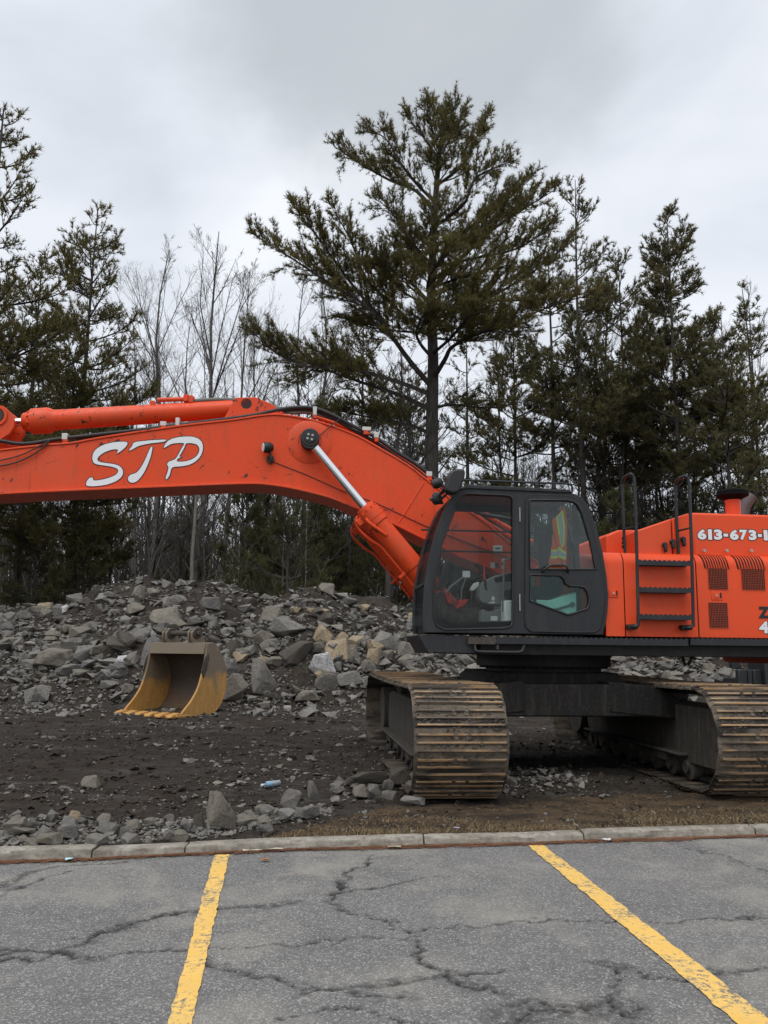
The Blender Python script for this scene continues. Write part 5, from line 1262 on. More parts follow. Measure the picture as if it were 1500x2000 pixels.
def track(sx):
    tr = empty('track', (sx * GA + XO, 0, 0)); tr.parent = exc
    for k in range(54):
        y, z, a = track_point(k * PITCH_S + .05)
        n = np.array([math.cos(a), math.sin(a)])              # outward normal in (y, z)
        ty = np.array([n[1], -n[0]])
        o = bpy.data.objects.new('track_shoe', shoe_me); COL.objects.link(o); o.parent = tr
        o.matrix_local = Matrix(((1, 0, 0, rngs.normal(0, .003)), (0, ty[0], n[0], y), (0, ty[1], n[1], z), (0, 0, 0, 1)))
    # side frame
    b = MB(); pr = [(-1.72, .36), (1.72, .36), (1.80, .5), (1.72, .86), (1.35, .93), (-1.3, .93), (-1.74, .84), (-1.80, .5)]
    b.add([(-.21, p[0], p[1]) for p in pr] + [(.21, p[0], p[1]) for p in pr], [tuple(range(8)), tuple(range(15, 7, -1))] + [(i + 8, (i + 1) % 8 + 8, (i + 1) % 8, i) for i in range(8)])
    for s_ in (-1, 1): b.box(s_ * .205, s_ * .34, -1.6, 1.6, .37, .40); b.box(s_ * .215, s_ * .235, -2.58, -1.3, .30, .92)
    b.build('track_frame', M['mud_steel'], tr, bevel=.012)
    b = MB(); b.lathe((-.13, -HL, ZC), (.13, -HL, ZC), [(0, .40), (.05, .47), (.08, .5), (.18, .5), (.21, .47), (.26, .40)], 40); b.cyl((-.24, -HL, ZC), (.24, -HL, ZC), .12, n=24); b.build('idler_wheel', M['mud_steel'], tr)
    b = MB(); tp = []
    for k in range(21):
        a = 2 * math.pi * k / 21
        for da, r_ in ((-.09, .43), (-.05, .5), (.05, .5), (.09, .43)): tp.append((HL + math.cos(a + da) * r_, ZC + math.sin(a + da) * r_))
    n = len(tp); b.add([(-.05, p[0], p[1]) for p in tp] + [(.05, p[0], p[1]) for p in tp], [tuple(range(n)), tuple(range(2 * n - 1, n - 1, -1))] + [(i + n, (i + 1) % n + n, (i + 1) % n, i) for i in range(n)])
    b.cyl((-.26, HL, ZC), (.26, HL, ZC), .33, n=30); b.build('drive_sprocket', M['mud_steel'], tr)
    for k in range(8):
        y = -1.55 + 3.1 * k / 7; b = MB(); b.lathe((-.26, y, .255), (.26, y, .255), [(0, .07), (.04, .07), (.05, .145), (.15, .145), (.16, .11), (.36, .11), (.37, .145), (.47, .145), (.48, .07), (.52, .07)], 22); b.build('track_roller', M['mud_steel'], tr)
    for y in (-.7, .7): b = MB(); b.lathe((-.2, y, 1.0), (.2, y, 1.0), [(0, .06), (.03, .095), (.37, .095), (.4, .06)], 18); b.build('carrier_roller', M['mud_steel'], tr)
    b = MB()                                            # chain links
    for s_ in (-.1, .1):
        pts = [(s_, *track_point(q * (2 * (2 * HL + math.pi * RP)) / 100)[:2]) for q in range(101)]
        q = [(x, y + (-.05 * math.cos(track_point(i * (2 * (2 * HL + math.pi * RP)) / 100)[2])), z - .05 * math.sin(track_point(i * (2 * (2 * HL + math.pi * RP)) / 100)[2])) for i, (x, y, z) in enumerate(pts)]
        b.tube(q, .042, 6)
    b.build('track_chain', M['under'], tr)
    for y in (-.95, .1, .95):
        b = MB(); b.box(-.30, .30, y - .16, y + .16, .27, .36); b.build('track_guide', M['mud_steel'], tr, bevel=.01)
track(-1); track(1)
# packed mud on the front shoes
rgm = np.random.default_rng(21); pts, ss = [], []
for sx in (-1, 1):
    for _ in range(1500):
        s = 2 * HL * rgm.uniform(.15, 1) if rgm.uniform() < .35 else 2 * HL + math.pi * RP * rgm.uniform(0, .9); y, z, a = track_point(s); x = sx * GA + XO + rgm.uniform(-.42, .42)
        if float(fbm(np.array(x * 3.), np.array(s * 5.), 7, 3)) < .02: continue
        h = rgm.uniform(.004, .02); pts.append(C0 + EX * x + EY * (y + math.cos(a) * h) + np.array([0, 0, z + math.sin(a) * h])); ss.append(rgm.uniform(.015, .05))
me = gravel_mesh('track_mud', np.array(pts), np.array(ss), rgm, (.4, .8))
tmud = link('track_mud', me, plain('dried_mud', (0.045, 0.037, 0.030), (0.12, 0.105, 0.088), 4)); tag(tmud, 'dried mud and stone chips packed between the track shoes', 'mud', kind='stuff')

# ------------------------------------------------------------------ the bucket on the ground
bp = hit([300], [1398])[0]
ang = R(-31)
bkt = empty('excavator_bucket', (bp[0] + .36, bp[1] + .9, bp[2] - .02), ang); bkt.scale = (1.08, 1.0, .90)
tag(bkt, 'worn yellow excavator bucket standing on the dirt, mouth towards the car park', 'bucket')
BW = .70                                           # half width
# side profile (d forward of the mouth = -y, z)
side = [(-.93, .0), (-.82, .13), (-.60, .36), (-.44, .62), (-.34, .95), (-.28, 1.25), (-.26, 1.52), (-.05, 1.54), (.14, 1.36), (.30, 1.05), (.36, .72), (.30, .40), (.10, .10), (-.20, .0), (-.55, -.02)]
def yprism(poly, x0, x1, m, name, par, bevel=.006):
    bb = MB(); n = len(poly); bb.add([(x0, p[0], p[1]) for p in poly] + [(x1, p[0], p[1]) for p in poly], [tuple(range(n - 1, -1, -1)), tuple(range(n, 2 * n))] + [(i, (i + 1) % n, (i + 1) % n + n, i + n) for i in range(n)])
    return bb.build(name, m, par, bevel=bevel)
prof = catmull(side[:7], 4) + catmull(side[6:], 4)[1:]
for s_ in (-1, 1):
    yprism(prof, s_ * BW - .022, s_ * BW + .022, M['bucket'], 'side_plate', bkt)
back = catmull(side[7:], 5)
bb = MB(); A = np.array(back); d = np.gradient(A, axis=0); d /= np.linalg.norm(d, axis=1)[:, None]; nn = np.stack([-d[:, 1], d[:, 0]], 1); B = A - nn * .03
B2 = A + nn * -.03; V = [(-BW + .022, p[0], p[1]) for p in A] + [(BW - .022, p[0], p[1]) for p in A]; n = len(A)
ctr = np.array([-.3, .7]); sgn = 1 if ((ctr - A[n // 2]) @ nn[n // 2]) > 0 else -1
Bi = A + nn * .03 * sgn
V += [(-BW + .022, p[0], p[1]) for p in Bi] + [(BW - .022, p[0], p[1]) for p in Bi]
bb.add(V, [(i, i + 1, n + i + 1, n + i) for i in range(n - 1)] + [(2 * n + i, 3 * n + i, 3 * n + i + 1, 2 * n + i + 1) for i in range(n - 1)] + [(0, n, 3 * n, 2 * n), (n - 1, 3 * n - 1, 4 * n - 1, 2 * n - 1)])
bb.build('back_shell', M['bucket_in'], bkt)
yprism([(-.27, 1.54), (-.05, 1.55), (-.05, 1.51), (-.24, 1.50), (-.27, 1.30), (-.30, 1.30)], -BW + .02, BW - .02, M['bucket'], 'top_beam', bkt)
yprism([(-.55, .0), (-.98, .0), (-1.02, .03), (-.98, .065), (-.60, .05)], -BW - .03, BW + .03, M['bucket'], 'cutting_lip', bkt, .01)
for k in range(6):
    x = -BW + .06 + (2 * BW - .12) * k / 5
    bb = MB(); q = [(-.80, .062), (-.92, .105), (-1.06, .075), (-1.14, .03), (-1.13, .0), (-.95, .0), (-.80, .02)]
    n = 7; bb.add([(x - (.085 if i < 2 or i > 4 else .06), p[0], p[1]) for i, p in enumerate(q)] + [(x + (.085 if i < 2 or i > 4 else .06), p[0], p[1]) for i, p in enumerate(q)], [tuple(range(n - 1, -1, -1)), tuple(range(n, 2 * n))] + [(i, (i + 1) % n, (i + 1) % n + n, i + n) for i in range(n)])
    bb.build('tooth_adapter', M['bucket'], bkt, bevel=.015)
ear = [(-.24, 1.50), (-.30, 1.62), (-.30, 1.76), (-.22, 1.86), (-.10, 1.86), (-.02, 1.76), (.06, 1.62), (.14, 1.38)]
for x in (-.36, -.28, .28, .36): yprism(ear, x - .022, x + .022, M['bucket'], 'bucket_ear', bkt)
bb = MB(); bb.cyl((-.46, -.16, 1.745), (.46, -.16, 1.745), .055, n=20); bb.build('bucket_pin', M['mud_steel'], bkt, bevel=.006)
for x in (-.32, .32): bb = MB(); bb.cyl((x - .085, -.16, 1.745), (x + .085, -.16, 1.745), .12, n=24); bb.build('pin_boss', M['mud_steel'], bkt, bevel=.008)
for s_ in (-1, 1):
    yprism([(-.40, .93), (-.33, .80), (-.26, .95), (-.20, 1.2), (-.24, 1.35), (-.33, 1.2)], s_ * (BW + .03) - .012, s_ * (BW + .03) + .012, M['mud_steel'], 'wear_plate', bkt)
# stones lying in the lip
for dx in (.25, .32, .42):
    q = (bkt.location + Matrix.Rotation(ang, 3, 'Z') @ Vector((dx, -.80 + dx * .1, .11)))
    o = put_rock(ROCKS[int(dx * 10) % 14], q, .16, .12, .09, dx * 300, 10, 'rock', M['rock']); tag(o, 'small grey stone lying inside the lip of the yellow bucket', 'rock', 'stones on the bucket lip')

# dark steel attachment standing behind the right track
att = empty('machine_attachment', tuple(at(1470, 1300, 15.6) * np.array([1, 1, 0]) + np.array([0, 0, float(ground_z(6.6, 15.6))])), R(6))
tag(att, 'dark steel ribbed attachment standing behind the right crawler track', 'attachment')
x0 = 0
gz = att.location.z
def az(v): return at(1470, v, 15.6)[2] - gz
def ax_(u): return at(u, 1300, 15.6)[0] - att.location.x
MB().box(ax_(1442), ax_(1520), .12, .6, 0, az(1325)).build('attachment_body', M['charcoal'], att, bevel=.02)
for u0, u1 in ((1441, 1459), (1461, 1470), (1472, 1489)):
    MB().box(ax_(u0), ax_(u1), .02, .14, 0, az(1308)).build('rib_plate', M['charcoal'], att, bevel=.015)
MB().box(ax_(1489), ax_(1520), -.1, .5, 0, az(1270)).build('side_plate', M['charcoal'], att, bevel=.015)
bb = MB(); bb.prism([(ax_(1438), az(1306)), (ax_(1461), az(1306)), (ax_(1446), az(1270)), (ax_(1438), az(1270))], .2, .3); bb.build('side_plate', M['charcoal'], att, bevel=.01)

# ------------------------------------------------------------------ litter
bo = hit([529], [1540])[0]
bot_ = empty('plastic_bottle', (bo[0], bo[1], bo[2] + .035), R(40))
bot_.scale = (.82, .82, .82); tag(bot_, 'crushed clear plastic bottle with a blue label lying on the dark dirt', 'bottle')
tb = NT('bottle_plastic'); tb.b.inputs['Transmission Weight'].default_value = .35; mb_ = tb.set((.45, .53, .58), .15)
bb = MB(); bb.lathe((.13, 0, .01), (-.12, 0, 0), [(0, .028), (.01, .034), (.06, .031), (.09, .036), (.15, .033), (.18, .034), (.21, .018), (.235, .013), (.25, .013)], 16); bb.build('bottle_body', mb_, bot_)
bb = MB(); bb.lathe((-.01, 0, .004), (-.10, 0, .001), [(0, .0372), (.075, .0372)], 16, cap=False); bb.build('bottle_label', NT('blue_label').set((.24, .40, .54), .4), bot_)
bb = MB(); bb.cyl((-.12, 0, 0), (-.145, 0, 0), .016, n=14); bb.build('bottle_cap', NT('white_cap').set((.7, .72, .72), .4), bot_)
def flat_bit(u, v, w, d, rz, mat_, lab, cat, name):
    z0 = 0.012 if v > 1640 else None
    p = gnd(u, v, .012) if z0 else hit([u], [v])[0]
    n = 7; rg = np.random.default_rng(int(u)); V = []
    for i in range(n):
        for j in range(3): V.append(((i / (n - 1) - .5) * w, (j / 2 - .5) * d + rg.normal(0, d * .06), .006 + abs(rg.normal(0, .004))))
    m_ = n * 3; V += [(a, b_, c - .004) for a, b_, c in V]
    f = [(i * 3 + j, (i + 1) * 3 + j, (i + 1) * 3 + j + 1, i * 3 + j + 1) for i in range(n - 1) for j in range(2)]; f += [tuple(k + m_ for k in q[::-1]) for q in f]
    bb = MB(); bb.add(V, f); o = bb.build(name, mat_); o.location = tuple(p); o.rotation_euler = (0, 0, R(rz)); tag(o, lab, cat)
wood = plain('pale_wood', (0.50, 0.44, 0.34), (0.62, 0.57, 0.46), 4)
flat_bit(514, 1661, .30, .018, 16, wood, 'pale flat stick lying on the asphalt along the kerb', 'stick', 'wood_stick')
flat_bit(135, 1679, .05, .04, 10, NT('pale_blue_paper').set((.45, .68, .72), .7), 'pale blue scrap of paper beside the kerb at the left', 'paper scrap', 'paper_scrap')
flat_bit(518, 1680, .06, .035, 20, plain('dead_leaf', (.35, .14, .04), (.45, .2, .08), 9), 'dry orange leaf on the asphalt below the pale stick', 'leaf', 'dead_leaf')
flat_bit(892, 1620, .045, .035, 0, NT('lilac_paper').set((.55, .42, .66), .7), 'small lilac scrap on the dead grass behind the kerb', 'paper scrap', 'paper_scrap')
flat_bit(377, 1602, .10, .016, 50, wood, 'pale splinter of wood standing among the kerb stones', 'stick', 'wood_stick')
flat_bit(1185, 1641, .07, .05, 0, NT('white_scrap').set((.6, .58, .55), .7), 'white crumpled scrap at the broken kerb joint', 'paper scrap', 'paper_scrap')
flat_bit(770, 1655, .10, .03, 8, plain('bark', (.42, .36, .28), (.5, .45, .36), 9), 'pale strip of bark lying along the kerb', 'bark strip', 'bark_strip')
# red-brown pine needles and dirt in the gutter
rgn = np.random.default_rng(33); n = 5200
x = rgn.uniform(-3.4, 4.2, n); dens = fbm(x * 1.3, x * 0, 15, 3)
y = kerb_y(x) + .004 - np.abs(rgn.normal(0, .032 + .05 * np.clip(dens + .2, 0, 1), n)); a = rgn.uniform(-.9, .9, n); l = rgn.uniform(.012, .045, n); w = rgn.uniform(.002, .006, n); z = fbm(x * .7, y * .7, 71, 3) * .02 + .006 + rgn.uniform(0, .008, n)
d_ = np.stack([np.cos(a), np.sin(a), 0 * a], 1); s_ = np.stack([-np.sin(a), np.cos(a), 0 * a], 1); c_ = np.stack([x, y, z], 1)
V = np.stack([c_ - d_ * l[:, None] - s_ * w[:, None], c_ - d_ * l[:, None] + s_ * w[:, None], c_ + d_ * l[:, None] + s_ * w[:, None] * .4 + np.array([0, 0, .004])], 1).reshape(-1, 3)
me = np_mesh('pine_needle_litter', V, tris=np.arange(n * 3).reshape(-1, 3))
tag(link('pine_needle_litter', me, plain('needle_litter', (0.16, 0.070, 0.038), (0.30, 0.15, 0.085), 5)), 'reddish brown pine needles swept against the kerb', 'pine needles', kind='stuff')
xs = np.linspace(-3.5, 4.3, 420); wv = np.maximum(.012, .015 + .22 * np.clip(fbm(xs * 1.3, xs * 0, 15, 3) + .18, 0, 1) + .09 * fbm(xs * 9, xs * 0, 16, 4))
V = []
for i, q in enumerate(xs):
    for j in range(4):
        yy = kerb_y(q) + .006 - wv[i] * j / 3; V.append((q, yy, float(fbm(q * .7, yy * .7, 71, 3)) * .02 + (.009, .008, .006, .0025)[j]))
me = np_mesh('gutter_dirt', V, [(i * 4 + j + 1, (i + 1) * 4 + j + 1, (i + 1) * 4 + j, i * 4 + j) for i in range(419) for j in range(3)], smooth=True)
tag(link('gutter_dirt', me, plain('gutter_soil', (0.10, 0.062, 0.045), (0.21, 0.135, 0.098), 3, .95, .9)), 'brown dirt washed into the gutter', 'dirt', kind='stuff')
# dead grass behind the kerb
n = 60000; x = rgn.uniform(-1.2, 6.5, n); b_ = rgn.uniform(0.0, 1.8, n) ** 1.2; y = kerb_y(x) + KERB_W + b_
k = (strip_grass(x, y) * np.clip(fbm(x * 1.6, y * 3, 19, 4) * 2.2 + .42 + .45 * np.exp(-b_ * 9), 0, 1) * (.35 + .65 * np.exp(-b_ * 1.6)) > rgn.uniform(0.05, .7, n)); x, y, b_ = x[k], y[k], b_[k]; n = len(x)
z = ground_z(x, y) - .004; a = rgn.uniform(0, 6.283, n); el = rgn.uniform(.05, .75, n) * np.exp(-b_ * .4); l = rgn.uniform(.03, .085, n); w = rgn.uniform(.0015, .0035, n)
d_ = np.stack([np.cos(a) * np.cos(el), np.sin(a) * np.cos(el), np.sin(el)], 1); s_ = np.stack([-np.sin(a), np.cos(a), 0 * a], 1); c_ = np.stack([x, y, z], 1)
V = np.stack([c_ - s_ * w[:, None], c_ + s_ * w[:, None], c_ + d_ * l[:, None]], 1).reshape(-1, 3)
tg = NT('dead_grass'); tg.set(tg.mix(tg.attr('tint'), (0.085, 0.058, 0.032), (0.29, 0.22, 0.12)), .9, 0, .2)
me = np_mesh('dead_grass', V, tris=np.arange(n * 3).reshape(-1, 3), attrs={'tint': np.repeat(rgn.uniform(0, 1, n) ** 1.5, 3)})
tag(link('dead_grass', me, tg.mat), 'short dead brown grass along the back of the kerb', 'grass', kind='stuff')
# ------------------------------------------------------------------ trees
def foliage_mat(name, dark, mid, light, trans=.45):
    t = NT(name); at_ = t.attr('tint'); n = t.noise(.55, 3, .5)
    k = t.math('ADD', t.math('MULTIPLY', at_, .55), t.rng(n, .3, .7, 0, .45))
    ramp = t.n('ShaderNodeValToRGB'); el = ramp.color_ramp.elements
    el[0].color = (*dark, 1); el[0].position = .1; el[1].color = (*light, 1); el[1].position = .95; el.new(.5).color = (*mid, 1)
    t.l(k, ramp.inputs[0]); t.set(ramp.outputs[0], .75, 0, .25)
    tr = t.n('ShaderNodeBsdfTranslucent'); t.l(ramp.outputs[0], tr.inputs[0]); m = t.n('ShaderNodeMixShader'); m.inputs[0].default_value = trans
    t.l(t.b.outputs[0], m.inputs[1]); t.l(tr.outputs[0], m.inputs[2]); t.l(m.outputs[0], t.out.inputs[0]); return t.mat
M['needles'] = foliage_mat('pine_needles', (0.090, 0.083, 0.034), (0.142, 0.124, 0.046), (0.20, 0.165, 0.060))
M['needles2'] = foliage_mat('far_pine_needles', (0.092, 0.087, 0.042), (0.138, 0.125, 0.056), (0.19, 0.163, 0.072))
M['needles3'] = foliage_mat('understory_needles', (0.062, 0.066, 0.031), (0.095, 0.095, 0.042), (0.132, 0.124, 0.055))
def bark(name, a, b_):
    t = NT(name); n = t.noise(6, 5, .65, stretch=(3, 3, .6)); f = t.noise(1.5, 3)
    c = t.mix(t.rng(n, .35, .65), a, b_); c = t.mix(t.rng(f, .45, .7, 0, .4), c, tuple(q * .6 for q in a)); t.bump(n, .8, .03); return t.set(c, .95, 0, .2)
M['bark'] = bark('pine_bark', (0.040, 0.035, 0.031), (0.085, 0.078, 0.070))
M['bark2'] = bark('grey_bark', (0.075, 0.068, 0.062), (0.135, 0.125, 0.115))
M['bark3'] = bark('dark_bark', (0.036, 0.032, 0.029), (0.066, 0.060, 0.054))
M['bark_pale'] = bark('pale_bark', (0.15, 0.135, 0.115), (0.24, 0.22, 0.19))

def nz(a): return a / (np.linalg.norm(a, axis=-1, keepdims=True) + 1e-9)
class Sticks:
    def __init__(s): s.a = []
    def add(s, p0, p1, r0, r1):
        p0 = np.atleast_2d(p0); p1 = np.atleast_2d(p1); n = len(p0)
        s.a.append((p0, p1, np.broadcast_to(r0, n).astype(float), np.broadcast_to(r1, n).astype(float)))
    def path(s, P, Rr):
        P = np.asarray(P); s.add(P[:-1], P[1:], np.asarray(Rr)[:-1], np.asarray(Rr)[1:])
    def mesh(s, name, k=4):
        p0, p1 = np.concatenate([x[0] for x in s.a]), np.concatenate([x[1] for x in s.a]); r0, r1 = np.concatenate([x[2] for x in s.a]), np.concatenate([x[3] for x in s.a])
        d = nz(p1 - p0); ref = np.where(np.abs(d[:, 2:3]) > .9, np.array([[1., 0, 0]]), np.array([[0., 0, 1]])); u = nz(np.cross(d, ref)); w = np.cross(d, u)
        A = np.arange(k) * 2 * math.pi / k; o = u[:, None] * np.cos(A)[None, :, None] + w[:, None] * np.sin(A)[None, :, None]
        V = np.stack([p0[:, None] + o * r0[:, None, None], p1[:, None] + o * r1[:, None, None]], 1).reshape(-1, 3)
        b = np.arange(len(p0))[:, None] * 2 * k; i = np.arange(k)[None, :]; j = (i + 1) % k
        return np_mesh(name, V, np.stack([b + i, b + j, b + k + j, b + k + i], -1).reshape(-1, 4), smooth=k > 4)
def tuft_mesh(name, Pp, D, size, rg, blades=8, width=.02, spread=.85, tint=None):
    n = len(Pp); D = nz(D)
    r = rg.normal(0, 1, (n, blades, 3)); dirs = nz(D[:, None] + nz(r) * spread + np.array([0, 0, .15])); ln = (size * rg.uniform(.7, 1.2, (n, blades)))[..., None] if np.isscalar(size) else (size[:, None] * rg.uniform(.7, 1.2, (n, blades)))[..., None]
    side = nz(np.cross(dirs, rg.normal(0, 1, (n, blades, 3)))) * width
    base = Pp[:, None] - dirs * ln * .12
    V = np.stack([base - side, base + side, base + dirs * ln], 2).reshape(-1, 3)
    t = rg.uniform(0, 1, n) if tint is None else tint
    tt_ = np.repeat(np.clip(t[:, None] + rg.normal(0, .12, (n, blades)), 0, 1).ravel(), 3)
    return np_mesh(name, V, tris=np.arange(len(V)).reshape(-1, 3), attrs={'tint': tt_})
UP = np.array([0, 0, 1.0])
def polyline_at(Pt, t):
    m = len(Pt) - 1; f = np.clip(t * m, 0, m - 1e-6); i = f.astype(int); return Pt[i] + (Pt[i + 1] - Pt[i]) * (f - i)[:, None], nz(Pt[i + 1] - Pt[i])
def dress_limb(Pt, r0, st, tp, td, rg, dens=1.0, start=.22, l2=.40, cap=2.4, upk=.3, l3=.27, tw=.13):
    """side branches, twigs and needle positions for one limb"""
    L_ = np.linalg.norm(np.diff(Pt, axis=0), axis=1).sum(); m = len(Pt)
    st.path(Pt, r0 * (1 - np.linspace(0, 1, m)) ** .8 + .010)
    k = max(4, int(L_ / .15 * dens)); t = np.clip(np.linspace(start, .985, k) + rg.normal(0, .015, k), .05, .99)
    p, tg_ = polyline_at(Pt, t); sg = np.where(np.arange(k) % 2 == 0, 1.0, -1.0)[:, None]
    side = nz(np.cross(tg_, UP)) * sg; fw = rg.uniform(.45, .95, (k, 1))
    d = nz(tg_ * fw + side * rg.uniform(.25, 1.0, (k, 1)) + UP * (rg.normal(upk, .42, (k, 1))))
    ln = np.minimum(cap, L_ * l2 * (1.02 - t) ** .75 + .28) * rg.uniform(.55, 1.2, k)
    e_ = p + d * ln[:, None] + UP * (ln * .10)[:, None]
    st.add(p, e_, np.minimum(.02, .006 + ln * .008), .004)
    tp.append(e_); td.append(d + UP * .3)
    q = np.maximum(2, (ln / tw * dens).astype(int)); idx = np.repeat(np.arange(k), q); u = rg.uniform(.12, 1.0, len(idx))
    pp = p[idx] + (e_ - p)[idx] * u[:, None]; dd = nz(d[idx] + rg.normal(0, .55, (len(idx), 3)) + UP * (.42))
    l_ = l3 * rg.uniform(.5, 1.25, len(idx)); ee = pp + dd * l_[:, None]
    st.add(pp, ee, .005, .003); tp.append(ee); td.append(dd); mid = pp + dd * (l_ * .55)[:, None]; tp.append(mid); td.append(dd); q2 = p[idx] + (e_ - p)[idx] * rg.uniform(.3, 1, len(idx))[:, None]; tp.append(q2); td.append(d[idx] + rg.normal(0, .5, (len(idx), 3)) + UP * .4)
    # leader tip
    tp.append(Pt[-1:]); td.append(tg_[-1:] + UP * .4)
def bezier(p0, p1, p2, n=9):
    t = np.linspace(0, 1, n)[:, None]; return (1 - t) ** 2 * p0 + 2 * t * (1 - t) * p1 + t * t * p2
def make_pine(name, base, H, r, rg, lmax, cb, label, group=None, dens=1.0, whorl=.75, per=4.5, shape=None, lean=0.0, hand=None, ts=.16, blades=8, bw=.02, mat_='needles', bk='bark', wob=.12, skip=.1, path=None, sides=7, upa=0.0):
    """trunk with limbs in whorls. hand: limbs given as lists of 3D points"""
    st, tp, td = Sticks(), [], []
    n = 14
    if path is None:
        zz = np.linspace(0, 1, n); Pt = np.stack([lean * zz * H + fbm(zz * 3, zz * 0 + rg.uniform(0, 99), 3, 2) * wob * H * .06, fbm(zz * 3, zz * 0 + rg.uniform(0, 99), 4, 2) * wob * H * .06, zz * H], 1)
        Pt[:, :2] -= Pt[0, :2]
    else: Pt = np.asarray(path)
    tr = Sticks(); tr.path(Pt, r * (1 - np.linspace(0, 1, len(Pt)) * .94) ** .9)
    if shape is None: shape = lambda f: (1 - f) ** .8 * (.35 + .65 * np.minimum(1, f * 4 + .3))
    z = cb * H
    while z < H * .985:
        f = (z - cb * H) / (H - cb * H)
        for _ in range(max(1, rg.poisson(per * (1 - .35 * f)))):
            if rg.uniform() < skip: continue
            a = rg.uniform(0, 2 * math.pi); L_ = lmax * shape(f) * rg.uniform(.6, 1.12)
            if L_ < .25: L_ = .25
            p0, _t = polyline_at(Pt, np.array([np.clip((z + rg.uniform(-.2, .2)) / H, 0.02, .995)])); p0 = p0[0]
            up = .12 + .75 * f ** 1.3 + upa + rg.normal(0, .10); h = np.array([math.cos(a), math.sin(a), 0])
            p1 = p0 + h * L_ * .55 + UP * L_ * (up * .35 - .04); p2 = p0 + h * L_ * rg.uniform(.9, 1.0) + UP * L_ * (up + .05)
            dress_limb(bezier(p0, p1, p2), min(.055, .012 + L_ * .011), st, tp, td, rg, dens, l2=.42, cap=lmax * .42)
        z += whorl * rg.uniform(.7, 1.25)
    for hp in (hand or []):
        q = np.array(catmull(hp, 4)); dress_limb(q, min(.11, .022 + .011 * np.linalg.norm(q[-1] - q[0])), st, tp, td, rg, dens * 1.15, start=.28, cap=1.9, l2=.34)
    root = empty(name, tuple(base)); tag(root, label, 'tree', group)
    link('trunk', tr.mesh('trunk', sides), M[bk], root); link('limbs', st.mesh('limbs', 3), M[bk], root)
    Pp, Dd = np.concatenate(tp), np.concatenate(td); ts = ts * rg.uniform(.6, 1.35, len(Pp)); hgt = np.clip(Pp[:, 2] / H, 0, 1)
    link('crown', tuft_mesh('crown', Pp, Dd, ts, rg, blades, bw, tint=np.clip(rg.normal(.45, .25, len(Pp)), 0, 1)), M[mat_], root)
    return root, len(Pp)
def copy_tree(root, loc, rz, sc, label=None):
    c = root.copy(); COL.objects.link(c); c.location = loc; c.rotation_euler = (0, 0, rz); c.scale = (sc, sc, sc)
    if label: c['label'] = label
    for ch in root.children:
        d = ch.copy(); COL.objects.link(d); d.parent = c
    return c
def tz(x, y): return float(ground_z(x, y, False)) - .05

